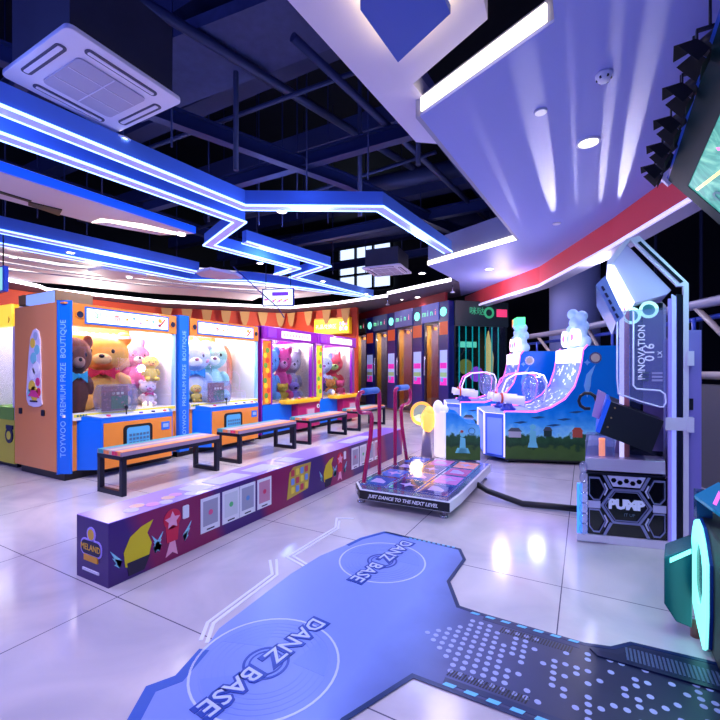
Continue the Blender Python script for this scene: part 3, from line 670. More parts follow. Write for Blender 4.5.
ar1 = [mat('art_orange', (240, 130, 30), .5), mat('art_yellow', (250, 210, 50), .5), mat('art_green', (100, 160, 60), .5), mat('art_red', (225, 70, 40), .5)]
ar2 = [mat('art_lime', (200, 210, 50), .5), ar1[1], ar1[2], ar1[0]]
purple_machine('purple claw machine with pink and grey plush, next to the second orange machine', 5.67, 1.68, ar1)
purple_machine('farthest purple claw machine with black-and-white and red plush', 7.37, 1.72, ar2)
plush('light blue plush bear at the left of the nearer purple machine', inm(5.67, .6, .36, .65), PI / 2 - .5, 1.04, (120, 190, 240), slim=.68)
plush('bright pink plush bear in the middle of the nearer purple machine', inm(5.67, .98, .36, .65), PI / 2 - .5, 1.08, (246, 90, 150), (255, 170, 200), slim=.68)
plush('grey plush koala at the right of the nearer purple machine', inm(5.67, 1.38, .42, .65), PI / 2 - .5, 1.04, (178, 172, 176), (225, 215, 215), slim=.7)
plush('yellow plush bear at the front bottom of the nearer purple machine', inm(5.67, .78, .14, .65), PI / 2 - .5, .34, (250, 200, 60))
plush('lilac plush rabbit at the front bottom of the nearer purple machine', inm(5.67, 1.15, .14, .65), PI / 2 - .5, .36, (170, 150, 210), (60, 50, 70), ears='long')
plush('black and white plush panda in the farthest purple machine', inm(7.37, .76, .4, .65), PI / 2 - .6, 1.0, (225, 235, 248), (250, 250, 250), belly=(60, 60, 80))
plush('red plush dragon with a lime belly in the farthest purple machine', inm(7.37, 1.33, .46, .65), PI / 2 - .6, 1.02, (235, 60, 80), (190, 230, 120), belly=(190, 230, 120), ears='point', name='plush_dragon')
plush('orange plush bear at the front bottom of the farthest purple machine', inm(7.37, .8, .13, .65), PI / 2 - .6, .4, (250, 160, 60))
plush('pink plush bear at the front bottom right of the farthest purple machine', inm(7.37, 1.25, .13, .65), PI / 2 - .6, .36, (240, 90, 130))

# left edge machine and the tall box behind
t = thing('claw_machine', 'yellow and green claw machine cut off by the left edge', 'claw machine', (-8.0, 2.5, 0), 0)
q = MB(); q.box(0, 1.62, .0, 1.0, .06, .62, 0); q.box(0, 1.62, -.01, .0, .62, .78, 1); q.box(0, .04, 0, 1, .62, 2.1, 2); q.box(1.58, 1.62, 0, 1, .62, 2.1, 2); q.box(.04, 1.58, .98, 1, .62, 2.1, 2); q.box(.04, 1.58, 0, 1, .62, .72, 1); q.box(0, 1.62, 0, 1, 2.08, 2.1, 0)
q.build('cabinet', [mat('lime_body', (214, 204, 60), .4), mat('green_band', (120, 170, 60), .4), mat('lav_panel', (220, 210, 235), .5)], t)
q = MB(); q.box(0, 1.62, -.03, .05, 1.82, 2.1); q.build('header', glow('header_yellow', (255, 214, 60), .9), t)
MB().text('♪', .14, Mx((1.55, -.032, 1.9), FRONT)).build('header_mark', mat('mark_brown', (110, 70, 20), .5), t)
MB().box(.04, 1.58, .02, .026, .74, 1.82).build('front_glass', pane, t)
q = MB(); q.prism(circle(1.5, .42, .1, 20), -.012, 0, 'y', 0); q.prism(circle(1.5, .42, .055, 20), -.016, -.012, 'y', 1); q.box(1.42, 1.6, -.014, 0, .5, .55, 0); q.build('front_emblem', [mat('emblem_navy', (24, 28, 70), .4), mat('lime_body', (0, 0, 0))], t)
MB().box(.05, 1.55, .1, .9, 2.06, 2.07).build('interior_lamp', MATS['claw_lamp'], t)
MB().box(.05, 1.57, .05, .95, 0, .06).build('plinth', black, t)
plush('peach plush bear low inside the machine at the left edge', (-6.6, 2.85, .72), -.3, .45, (250, 170, 120))
plush('white plush bear standing inside the machine at the left edge', (-6.75, 3.15, .72), -.3, .9, (236, 236, 246))
t = thing('arcade_cabinet', 'tall tan cabinet with a pale blue top panel behind the nearest orange machine', 'arcade cabinet', (-9.15, 3.65, 0))
MB().box(0, 1.3, 0, .6, 0, 2.62).build('body', mat('tan_body', (190, 140, 70), .5), t); MB().box(.33, 1.28, -.02, 0, 2.36, 2.6).build('top_panel', glow('blue_panel', (150, 180, 245), .8), t)

# ------------------------------------------------------------------ benches
stripe = [mat('seat_grey', (150, 130, 160), .5), mat('seat_teal', (40, 150, 160), .5), mat('seat_orange', (235, 140, 80), .5), mat('seat_red', (225, 50, 90), .5), mat('seat_sand', (190, 170, 150), .5)]
navy = mat('bench_navy', (12, 18, 44), .35, .3)
def bench(label, loc):
    t = thing('bench', label, 'bench', loc)
    L = 1.24; W = .42
    q = MB(); q.box(0, W, 0, L, .4, .44, 0)
    xs = [0, .09, .16, .24, .31, .42]
    for i, m in enumerate((1, 2, 4, 3, 0)): q.box(xs[i], xs[i + 1], 0, L, .44, .446, [1, 0, 4, 0, 2][i])
    for i in range(8): q.box(.02 + i * .048, .06 + i * .048, -.004, 0, .405, .44, [1, 1, 2, 2, 4, 3, 3, 2][i])
    q.build('seat', stripe, t)
    q = MB(); q.box(-.005, .03, 0, L, .36, .4); q.box(W - .03, W + .005, 0, L, .36, .4); q.box(-.005, W + .005, 0, .04, .36, .4); q.box(-.005, W + .005, L - .04, L, .36, .4); q.build('seat_frame', navy, t)
    for y in (0.0, L - .05):
        q = MB(); q.box(-.005, .045, y, y + .05, 0, .38); q.box(W - .045, W + .005, y, y + .05, 0, .38); q.box(.045, W - .045, y, y + .05, 0, .05); q.build('leg', navy, t, bevel=.004)
    return t
bl = ['bench with striped seat nearest the camera, before the nearest orange claw machine', 'second bench from the camera, before the second orange claw machine', 'third bench from the camera, before the nearer purple claw machine', 'farthest bench, partly behind the red handrail of the dance platform']
b0 = bench(bl[0], (-4.44, 2.45, 0)); b0['group'] = 'striped benches before the claw machines'
for l, y in zip(bl[1:], (4.07, 5.68, 7.43)):
    c = copy_tree(b0); c.location = (-4.48, y, 0); c['label'] = l

# ------------------------------------------------------------------ purple plinth
def plinth_mat():
    m = bpy.data.materials.new('plinth_print'); m.use_nodes = True; nt = m.node_tree; b = nt.nodes['Principled BSDF']
    tc = nt.nodes.new('ShaderNodeTexCoord'); mp = nt.nodes.new('ShaderNodeMapping'); mp.inputs['Rotation'].default_value = (.6, 0, .5)
    w = nt.nodes.new('ShaderNodeTexWave'); w.inputs['Scale'].default_value = .35; w.inputs['Distortion'].default_value = 1.5; w.inputs['Detail'].default_value = 1
    cr = nt.nodes.new('ShaderNodeValToRGB'); cr.color_ramp.elements[0].color = rgb(62, 22, 110); cr.color_ramp.elements[1].color = rgb(136, 12, 84); cr.color_ramp.elements[0].position = .3; cr.color_ramp.elements[1].position = .6
    nt.links.new(tc.outputs['Object'], mp.inputs[0]); nt.links.new(mp.outputs[0], w.inputs[0]); nt.links.new(w.outputs['Fac'], cr.inputs[0]); nt.links.new(cr.outputs[0], b.inputs['Base Color']); b.inputs['Roughness'].default_value = .35
    return m
# local frame: x runs along the box away from the camera, front looks to +X of the hall
P = thing('display_plinth', 'long low purple printed box in front of the benches', 'plinth', (-2.41, 1.39, 0), PI / 2)
Wd = .33; Ln = 4.35; Hp = .375
pt = mat('plinth_top', (150, 108, 214), .3)
q = MB(); q.box(0, Ln, 0, Wd, 0, Hp - .004, 0); q.box(0, Ln, 0, Wd, Hp - .004, Hp, 1); q.build('box_body', [plinth_mat(), pt], P)
paper = mat('paper_white', (236, 234, 244), .5); paper2 = mat('paper_lilac', (214, 206, 246), .5)
ink = mat('ink_dark', (40, 30, 60), .6)
def card(x0, x1, z0, z1, m=0):
    c = MB(); c.box(x0, x1, -.003, 0, z0, z1, 0); c.box(x0 + (x1 - x0) * .3, x1 - (x1 - x0) * .3, -.004, -.003, z0 + .012, z0 + .022, 1); c.box(x0 + .02, x1 - .02, -.004, -.003, z0 + .045, z1 - .025, 3)
    c.prism(circle((x0 + x1) / 2, (z0 + z1) / 2 + .01, .02, 14), -.005, -.004, 'y', 2)
    return c.build('printed_card', [paper, ink, mat('card_dot_%d' % m, [(230, 90, 140), (90, 190, 120), (100, 150, 210), (220, 60, 110)][m], .5), mat('card_tone_%d' % m, [(168, 164, 186), (214, 216, 226), (164, 164, 190), (206, 140, 170)][m], .5)], P)
for i, x in enumerate((.65, .85, 1.03, 1.23)): card(x, x + .175, .085, .335, i)
for i, x in enumerate((2.82, 3.02, 3.22, 3.42)): card(x, x + .175, .085, .335, i)
def emblem(x):
    """winged colour splashes of the printed wrap"""
    c = MB()
    fl = [(-.08, .08), (.0, .05), (.07, .09), (.09, .17), (.06, .24), (.1, .31), (.02, .29), (-.05, .25), (-.09, .17)]
    c.prism([(x + .12 + a, b) for a, b in fl], -.003, 0, 'y', 0)
    c.prism([(x + .06, .02), (x + .16, .02), (x + .2, .1), (x + .05, .1)], -.004, 0, 'y', 1)
    for dx, s in ((.02, -1), (.22, 1), (.28, -1), (.44, 1)):
        for k_ in range(3): c.prism([(x + dx, .13), (x + dx + s * (.07 - .012 * k_), .21 - .045 * k_), (x + dx + s * .015, .09)], -.0045, 0, 'y', 2)
    c.prism(circle(x + .36, .27, .065, 18), -.003, 0, 'y', 3); c.prism([(x + .31, .22), (x + .41, .22), (x + .4, .12), (x + .32, .12)], -.003, 0, 'y', 3)
    c.prism(star(x + .36, .26, .06, 5, .5), -.0045, 0, 'y', 4); c.prism([(x + .34, .12), (x + .38, .12), (x + .4, .02), (x + .36, .05), (x + .31, .03)], -.003, 0, 'y', 4); c.prism(rrect(x + .44, x + .49, .24, .33, .01), -.004, 0, 'y', 5)
    return c.build('printed_emblem', [mat('splash_yellow', (225, 205, 20), .5), ink, mat('splash_sky', (150, 220, 240), .5), mat('splash_red', (215, 24, 70), .5), mat('splash_rose', (246, 170, 200), .5), paper], P)
emblem(.06); emblem(2.2)
c = MB(); c.prism([(1.62, .06), (1.95, .09), (2.0, .34), (1.72, .345), (1.66, .3)], -.003, 0, 'y', 0)
for i in range(4):
    for j in range(3): c.prism(rrect(1.68 + i * .072, 1.73 + i * .072, .1 + j * .08, .16 + j * .08, .01), -.005, -.003, 'y', 1 + (i + j) % 3)
c.build('printed_picture', [mat('pic_gold', (200, 170, 60), .5), mat('pic_yellow', (240, 215, 70), .5), mat('pic_sky', (110, 150, 220), .5), mat('pic_red', (200, 60, 80), .5)], P)
for i, (x, w_) in enumerate(((.66, .16), (.88, .34), (1.3, .3), (1.75, .2), (2.9, .6))):
    MB().prism([(x, .06), (x + w_, .05), (x + w_ - .03, .25), (x - .02, .24)], Hp, Hp + .002).build('top_print', paper2, P)
c = MB()
for i in range(7): c.prism(circle(.2 + i * .07, .1 + .05 * math.sin(i * 1.7), .045, 12), Hp, Hp + .002, 'z', i % 3)
c.build('top_print', [paper2, mat('top_peach', (250, 200, 170), .5), mat('top_pink', (230, 150, 220), .5)], P)
# round-shouldered badge on the near end (looks to the camera side, local -x)
e = MB(); M0 = (PI / 2, 0, -PI / 2)
e.prism(rrect(.06, .28, .15, .25, .04), -.004, 0, 'x', 0); e.prism(rrect(.07, .27, .16, .24, .035), -.006, 0, 'x', 1); e.prism(circle(.17, .28, .045, 16), -.004, 0, 'x', 0); e.prism(circle(.17, .28, .032, 16), -.006, 0, 'x', 2); e.box(-.008, 0, .1, .24, .12, .155, 3)
e.text('MELAND', .052, Mx((-.007, .17, .2), M0), 2); e.box(-.006, 0, .09, .26, .055, .07, 4)
e.build('end_badge', [mat('badge_lilac', (190, 170, 250), .5), mat('badge_navy', (20, 20, 70), .5), mat('badge_gold', (240, 190, 60), .5), mat('badge_amber', (240, 170, 40), .5), paper], P)
# ------------------------------------------------------------------ dance platform
T = thing('dance_platform', 'low dance game platform with coloured glass tiles and black lettered edge', 'dance platform', (-1.96, 3.32, 0))
pw, pd = 1.0, 1.62
plan = [(.0, .2), (.15, 0), (pw - .02, .03), (pw, .3), (pw, pd), (.06, pd), (0, pd - .1)]
MB().prism(plan, .075, .165).build('platform_base', white, T, bevel=.004)
q = MB(); pl2 = [(.02, .2), (.16, .02), (pw - .04, .05), (pw - .02, .3), (pw - .02, pd - .02), (.07, pd - .02), (.02, pd - .11)]; q.prism(pl2, .165, .172); q.build('deck', mat('deck_steel', (150, 150, 190), .12, .7), T)
q = MB(); a = Vector((.15, 0)); b = Vector((pw - .02, .03)); q.prism([a, b, b + Vector((0, -.006)), a + Vector((0, -.006))], .082, .158); q.prism([(0, .2), (.15, 0), (.146, -.006), (-.006, .197)], .082, .158)
eo = q.build('edge_trim', black, T)
q = MB(); q.text('JUST DANCE TO THE NEXT LEVEL', .042, Mx((.56, .004, .12), (PI / 2, 0, .036)), shear=.3, bold=.0012); q.text('PLAY', .04, Mx((.066, .09, .12), (PI / 2, 0, -.93)), bold=.001); q.build('lettering', white, eo)
tc_ = [(60, 80, 170), (200, 120, 190), (70, 110, 210), (190, 90, 150), (40, 50, 110), (230, 150, 150), (60, 90, 190), (120, 100, 200), (50, 60, 140)]  # coloured reflections in the glass put into tile colours, with faint emission
for i in range(3):
    for j in range(4):
        x0 = .07 + i * .29; y0 = .14 + j * .35; m = tc_[(i * 4 + j * 2) % 9]
        q = MB(); q.box(x0, x0 + .27, y0, y0 + .33, .172, .178, 0); q.box(x0 + .02, x0 + .25, y0 + .02, y0 + .31, .178, .18, 1)
        cx, cy = x0 + .135, y0 + .165; s = .07
        q.prism([(cx - s, cy - s), (cx + s, cy - s), (cx + s, cy - .2 * s), (cx - .2 * s, cy + s), (cx - s, cy + s)] if (i + j) % 2 == 0 else star(cx, cy, .08, 4, .4), .18, .1815, 'z', 2)
        q.build('dance_tile', [mat('tile_chrome', (200, 200, 225), .1, .9), mat('tile_%d' % tc_.index(m), m, .06, .2, emit=m, es=.25), mat('tile_arrow', (176, 156, 220), .1, emit=(190, 160, 240), es=.15)], T)
for x, y in ((.08, .15), (pw - .1, .12), (pw - .06, pd - .1), (.12, pd - .1)):
    q = MB(); q.cyl((x, y, 0), (x, y, .02), .04, .035, 16); q.cyl((x, y, .02), (x, y, .08), .015, n=10); q.build('foot', steel, T)
redm = mat('handrail_red', (200, 14, 84), .25, coat=.4)
def arc(c, r, a0, a1, n=8): return [(c[0] + r * math.cos(a0 + (a1 - a0) * i / n), c[1] + r * math.sin(a0 + (a1 - a0) * i / n)) for i in range(n + 1)]
for (sx, y0, s) in ((.09, .53, -1), (.07, .98, 1)):
    # straight leg at y0, hooked leg on the far side (s)
    pth = [(y0, .17), (y0, .6), (y0, .98)] + [(y0 + s * .05 - s * .05 * math.cos(k_ * PI / 10), 1.0 + .05 * math.sin(k_ * PI / 10)) for k_ in range(6)]
    pth += [(y0 + s * .36, 1.05)] + [(y0 + s * .38 + s * .09 * math.sin(k_ * PI / 8), .95 + .1 * math.cos(k_ * PI / 8)) for k_ in range(0, 9)]
    pth += [(y0 + s * .22, .84), (y0 + s * .19, .82), (y0 + s * .17, .78), (y0 + s * .2, .6), (y0 + s * .35, .17)]
    o = MB().tube([(sx, y, z) for y, z in pth], .021, 10).build('handrail', redm, T)
    MB().tube([(sx, y0 + s * (.06 + .05 * k_), 1.052) for k_ in range(7)], .034, 12).build('grip_pad', mat('pad_blue', (60, 130, 215), .5), o)
    for y in (y0, y0 + s * .35): MB().cyl((sx, y, .17), (sx, y, .182), .04, n=14).build('flange', steel, o)
tag(MB().tube([(-.97, 4.28, .09), (-.85, 4.2, .06), (-.5, 4.03, .035), (-.25, 4.08, .035), (-.02, 4.06, .05)], .028, 10).build('cable_hose', black), 'black cable hose on the floor linking dance platform and cabinet', 'hose')

# ------------------------------------------------------------------ dance cabinet (x: along the visible side, y: away from the camera)
C_ = thing('dance_cabinet', 'tall white dance game cabinet with hexagon speaker base and clear side panels', 'arcade cabinet', (-.05, 3.43, 0), math.radians(13))
cw = mat('cabinet_white', (222, 218, 236), .35); cdk = mat('cabinet_dark', (22, 26, 44), .25, .3); clav = mat('cabinet_lavender', (164, 154, 214), .4)
DEP = 1.15
q = MB(); q.box(0, .69, 0, DEP, 0, .06); q.box(.07, .575, .012, DEP, .06, .5, 1); q.box(0.0, .2, -.012, 0, 0.01, .062)
q.build('base', [cw, cdk], C_, bevel=.004)
# hexagon speaker panel
q = MB(); x0, x1, z0, z1 = .075, .565, .065, .5; mx_, mz = (x0 + x1) / 2, (z0 + z1) / 2
q.box(x0, x1, .0, .012, z0, z1, 0)
def frame_poly(mb, poly, w, y0, y1, m):
    n = len(poly); c = (sum(p[0] for p in poly) / n, sum(p[1] for p in poly) / n)
    for i in range(n):
        a, b = poly[i], poly[(i + 1) % n]; k_ = 1 - w
        ia = (c[0] + (a[0] - c[0]) * k_, c[1] + (a[1] - c[1]) * k_); ib = (c[0] + (b[0] - c[0]) * k_, c[1] + (b[1] - c[1]) * k_)
        mb.prism([a, b, ib, ia], y0, y1, 'y', m)
hx = [(mx_ - .165, mz), (mx_ - .085, mz + .125), (mx_ + .085, mz + .125), (mx_ + .165, mz), (mx_ + .085, mz - .125), (mx_ - .085, mz - .125)]
frame_poly(q, hx, .12, -.014, 0, 1); frame_poly(q, [(mx_ + (x - mx_) * .84, mz + (z - mz) * .84) for x, z in hx], .05, -.01, 0, 1)
for s in (-1, 1):
    xe = x0 if s < 0 else x1
    q.prism([(xe, mz - .025), (mx_ + s * .165, mz - .025), (mx_ + s * .165, mz + .025), (xe, mz + .025)], -.01, 0, 'y', 2)
    for v in (-1, 1):
        cx, cz = mx_ + s * .19, mz + v * .115
        hp = [(cx - s * .06, cz), (cx - s * .02, cz + .085), (cx + s * .05, cz + .085), (cx + s * .05, cz - .03 * v * 0 - .045), (cx + s * .02, cz - .085), (cx - s * .02, cz - .085)]
        frame_poly(q, hp, .13, -.012, 0, 1)
        q.prism([(cx - s * .075, cz), (cx - s * .055, cz + .045), (cx - s * .047, cz + .04), (cx - s * .064, cz), (cx - s * .047, cz - .04), (cx - s * .055, cz - .045)], -.013, 0, 'y', 2)
        q.prism([(mx_ + s * .085, mz + v * .125), (mx_ + s * .105, mz + v * .12), (mx_ + s * .15, mz + v * .215), (mx_ + s * .13, mz + v * .215)], -.012, 0, 'y', 1)
q.prism([(mx_ - .12, mz + .215), (mx_ + .12, mz + .215), (mx_ + .085, mz + .14), (mx_ - .085, mz + .14)], -.01, 0, 'y', 2)
for i in range(5): q.prism(hexagon(mx_ - .08 + i * .04, mz + (.185 if i % 2 == 0 else .17), .018), -.012, 0, 'y', 0)
so = q.build('speaker_panel', [mat('panel_black', (8, 10, 20), .12, coat=.6), mat('hex_trim', (150, 156, 205), .25, .5), mat('hex_plate', (190, 190, 225), .3)], C_)
q = MB(); q.text('PUMP', .09, Mx((mx_, -.006, mz + .01), FRONT), 0, bold=.006); q.text('IT UP', .03, Mx((mx_ + .02, -.006, mz - .06), FRONT), 1)
q.build('logo', [mat('logo_chrome', (200, 206, 235), .3, emit=(170, 185, 225), es=.25), mat('logo_grey', (90, 110, 130), .4)], so)
# shelf level
q = MB(); q.box(.055, .56, .0, DEP, .5, .515, 1); q.box(.055, .56, -.01, DEP, .53, .62, 0); q.box(.055, .25, .05, .5, .62, .74, 2); q.build('shelf', [mat('shelf_steel', (196, 190, 214), .25, .15), cdk, acrylic], C_, bevel=.004)
MB().cyl((.165, .1, .62), (.165, .1, .75), .022, n=12).build('coin_light', glow('coin_glow', (250, 150, 110), 1.1), C_)
# posts and slanting top beam of the near side frame, then the far side frame
pf = [(.575, .05), (.69, .0), (.71, 1.86), (.406, 2.215), (.345, 2.19), (.30, 2.15), (.2, 2.04), (.23, 2.0), (.36, 2.11), (.6, 1.80), (.585, 1.72)]
for k_, y in enumerate((0, DEP - .05)):
    q = MB()
    q.prism([(.668, 0), (.7, 0), (.7, 1.86), (.668, 1.845)], y, y + .05, 'x' if 0 else 'y', 0)
    q.prism([(.7, 1.86), (.4, 2.215), (.345, 2.19), (.62, 1.862), (.63, 1.845), (.668, 1.845)], y, y + .05, 'y', 0)
    q.prism([(.345, 2.19), (.4, 2.215), (.32, 2.2), (.2, 2.05), (.2, 2.03), (.225, 2.02)], y, y + .05, 'y', 0)
    q.prism([(.63, .05), (.666, .05), (.666, 1.78), (.63, 1.79)], y + .004, y + .044, 'y', 1)
    q.prism([(.39, 2.165), (.408, 2.175), (.668, 1.872), (.65, 1.862)], y - .003, y, 'y', 1)
    q.build('side_frame', [cw, cdk], C_)
MB().prism([(.6, .05), (.626, .05), (.626, 1.77), (.6, 1.79)], .0, .03, 'y').build('light_tube', mat('tube_glass', (180, 190, 250), .1, emit=(140, 150, 255), es=.55), C_)
MB().prism([(.578, .05), (.598, .05), (.598, 1.76), (.578, 1.76)], .002, .032, 'y').build('light_tube', mat('tube_violet', (150, 140, 220), .15, emit=(150, 130, 240), es=.25), C_)
MB().prism([(.195, 2.03), (.32, 2.17), (.6, 1.82), (.57, 1.79), (.37, 1.735)], .02, DEP - .02, 'y').build('marquee_box', mat('marquee_lav', (200, 194, 236), .4), C_, bevel=.004)
MB().prism([(.2, 2.02), (.243, 2.015), (.372, 1.74), (.325, 1.7)], -.004, DEP, 'y').build('marquee_light', glow('marquee_glow', (230, 240, 255), 2.2), C_)
q = MB(); q.prism([(.125, 1.88), (.185, 1.945), (.305, 1.65), (.255, 1.6)], .0, DEP, 'y', 0)
for i in range(5): q.prism([(.158 + i * .022, 1.865 - i * .05), (.172 + i * .022, 1.87 - i * .05), (.188 + i * .022, 1.84 - i * .05), (.174 + i * .022, 1.83 - i * .05)], -.004, 0, 'y', 1)
q.build('marquee_plate', [mat('plate_sky', (120, 140, 205), .25), mat('plate_navy', (24, 30, 70), .3)], C_)
for x, z, y in ((.36, 1.66, .12), (.47, 1.7, .12)):
    q = MB(); q.cyl((x, y, z), (x, y + .05, z), .055, n=20); q.ring((x, y, z), .062, .042, .02, 20, 1, Euler((PI / 2, 0, 0)).to_matrix().to_4x4()); q.build('stage_speaker', [mat('spk_teal', (70, 150, 160), .3), glow('spk_ring', (190, 245, 235), 1.1)], C_)
MB().box(.355, .57, .2, .23, .62, 1.76).build('screen_back', mat('screen_dark', (16, 28, 44), .2), C_)
MB().box(.44, .57, .17, .2, .66, 1.7).build('inner_panel', mat('inner_mauve', (112, 92, 138), .4), C_)
MB().box(.31, .345, .1, .16, .62, 1.72).build('inner_pillar', mat('inner_red', (190, 110, 110), .4, noise=.5, nscale=14), C_)
MB().box(.28, .31, .08, .1, .62, 1.72).build('inner_strip', glow('inner_glow', (214, 205, 255), .9), C_)
q = MB(); ap = [(.262, 1.68), (.57, 1.7), (.572, 1.0), (.54, .99), (.4, 1.02), (.268, 1.08)]
q.prism(ap, .012, .022, 'y', 0)
ao = q.build('acrylic_panel', acrylic, C_)
q = MB()
q.tube([(.365, .01, 1.68), (.365, .01, 1.2), (.365, .01, 1.15), (.385, .01, 1.125), (.53, .01, 1.115), (.56, .01, 1.09), (.565, .01, 1.03), (.55, .01, 1.0), (.53, .01, 1.0), (.4, .01, 1.04), (.27, .01, 1.09), (.262, .01, 1.2), (.262, .01, 1.67)], .006, 6)
q.build('clear_edge', mat('edge_pale', (214, 214, 245), .15, emit=(190, 190, 255), es=.3), ao)
q = MB(); RZ = Matrix.Rotation(PI / 2, 4, 'Z')
q.text('INNOVATION', .062, Mx((.418, .008, 1.385), FRONT) @ RZ, 0, bold=.001); q.text('016', .085, Mx((.468, .008, 1.385), FRONT) @ RZ, 0, bold=.001); q.text('LX', .04, Mx((.53, .008, 1.37), FRONT) @ RZ, 0)
for i in range(3):
    q.box(.48, .545, .006, .01, 1.18 + i * .025, 1.195 + i * .025, 1); q.box(.42, .46, .006, .01, 1.18 + i * .025, 1.195 + i * .025, 2)
q.build('lettering', [mat('print_white', (225, 222, 245), .4, emit=(200, 200, 235), es=.25), mat('print_lilac', (170, 160, 205), .4), mat('print_grey', (80, 90, 120), .4)], ao)
q = MB(); q.prism([(.197, 1.05), (.222, 1.038), (.54, .912), (.465, .688), (.15, .812), (.126, .823)], -.1, DEP * .55, 'y', 0)
so = q.build('tilted_speaker', mat('speaker_black', (12, 14, 22), .45), C_)
q = MB(); q.prism([(.195, 1.056), (.222, 1.044), (.15, .815), (.123, .827)], -.104, DEP * .55, 'y'); q.build('speaker_front', mat('speaker_blue', (40, 100, 225), .3, emit=(30, 80, 220), es=.25), so)
for x, z in ((.245, .995), (.222, .925), (.2, .86)): MB().cyl((x, -.108, z), (x, -.1, z), .006, n=10).build('screw', mat('brass', (220, 180, 110), .3, .8), so)
q = MB(); q.box(.53, .545, -.1, DEP * .55, .0, .01) if 0 else None
MB().prism([(.139, 1.114), (.191, 1.086), (.145, .905), (.1, .925)], -.02, .12, 'y').build('camera_box', mat('cambox_rose', (190, 150, 195), .4), C_)
MB().tube([(.07 + .06 * math.cos(a), .05, 1.03 + .06 * math.sin(a)) for a in [i * PI / 5 for i in range(9)]], .012, 8).build('cable_loop', black, C_)
MB().prism([(.25, .62), (.57, .62), (.57, 1.0), (.3, .9)], .24, .27, 'y').build('back_plate', clav, C_)
MB().box(.705, .785, .06, DEP, .08, 1.54).build('rear_cover', mat('rear_violet', (134, 122, 204), .5), C_)
for z in (1.29, .83): MB().box(.69, .73, -.012, .1, z, z + .1).build('clip', cw, C_)
MB().box(.56, .7, -.006, 0, .84, .93).build('clip', cw, C_)
MB().box(.712, .735, .05, .06, .98, 1.06).build('latch', black, C_)
q = MB()
for i in range(7): q.ball((.045, -.01, .1 + i * .075), (.03, .02, .045), nu=10, nv=6)
q.build('wavy_edge', acrylic, C_)
MB().box(.0, .035, .0, .05, .06, .42).build('edge_light', glow('edge_cyan', (60, 140, 240), 1.2), C_)

# ------------------------------------------------------------------ water-ball shooting machines
def picture_mat():
    m = bpy.data.materials.new('park_picture'); m.use_nodes = True; nt = m.node_tree; b = nt.nodes['Principled BSDF']; b.inputs['Roughness'].default_value = .25
    tc = nt.nodes.new('ShaderNodeTexCoord'); sx = nt.nodes.new('ShaderNodeSeparateXYZ'); nt.links.new(tc.outputs['Object'], sx.inputs[0])
    n = nt.nodes.new('ShaderNodeTexNoise'); n.inputs['Scale'].default_value = 9; n.inputs['Detail'].default_value = 5; nt.links.new(tc.outputs['Object'], n.inputs['Vector'])
    a = nt.nodes.new('ShaderNodeMath'); a.operation = 'MULTIPLY_ADD'; a.inputs[1].default_value = .3; nt.links.new(n.outputs['Fac'], a.inputs[0]); nt.links.new(sx.outputs['Z'], a.inputs[2])
    cr = nt.nodes.new('ShaderNodeValToRGB'); r = cr.color_ramp
    r.elements[0].position = .0; r.elements[0].color = rgb(42, 70, 26)
    r.elements[1].position = 1.0; r.elements[1].color = rgb(0, 108, 205)
    for p, c in ((.36, (58, 92, 34)), (.4, (22, 58, 34)), (.52, (40, 84, 50)), (.56, (130, 205, 240)), (.66, (70, 165, 236)), (.85, (12, 128, 222))):
        e = r.elements.new(p); e.color = rgb(*c)
    nt.links.new(a.outputs[0], cr.inputs[0]); nt.links.new(cr.outputs[0], b.inputs['Base Color'])
    nt.links.new(cr.outputs[0], b.inputs['Emission Color']); b.inputs['Emission Strength'].default_value = .12
    return m
PIC = picture_mat()
neonp = glow('neon_pink', (250, 110, 225), 1.3); neonw = glow('neon_white', (215, 200, 255), 1.4)
def statue(mb, x, z, s, y0, y1, m):
    mb.prism([(x - .06 * s, z), (x + .06 * s, z), (x + .045 * s, z + .06 * s), (x - .045 * s, z + .06 * s)], y0, y1, 'y', m); mb.prism([(x - .04 * s, z + .06 * s), (x + .04 * s, z + .06 * s), (x + .035 * s, z + .2 * s), (x - .03 * s, z + .22 * s)], y0, y1, 'y', m)
    mb.prism(circle(x, z + .25 * s, .035 * s, 12), y0, y1, 'y', m)
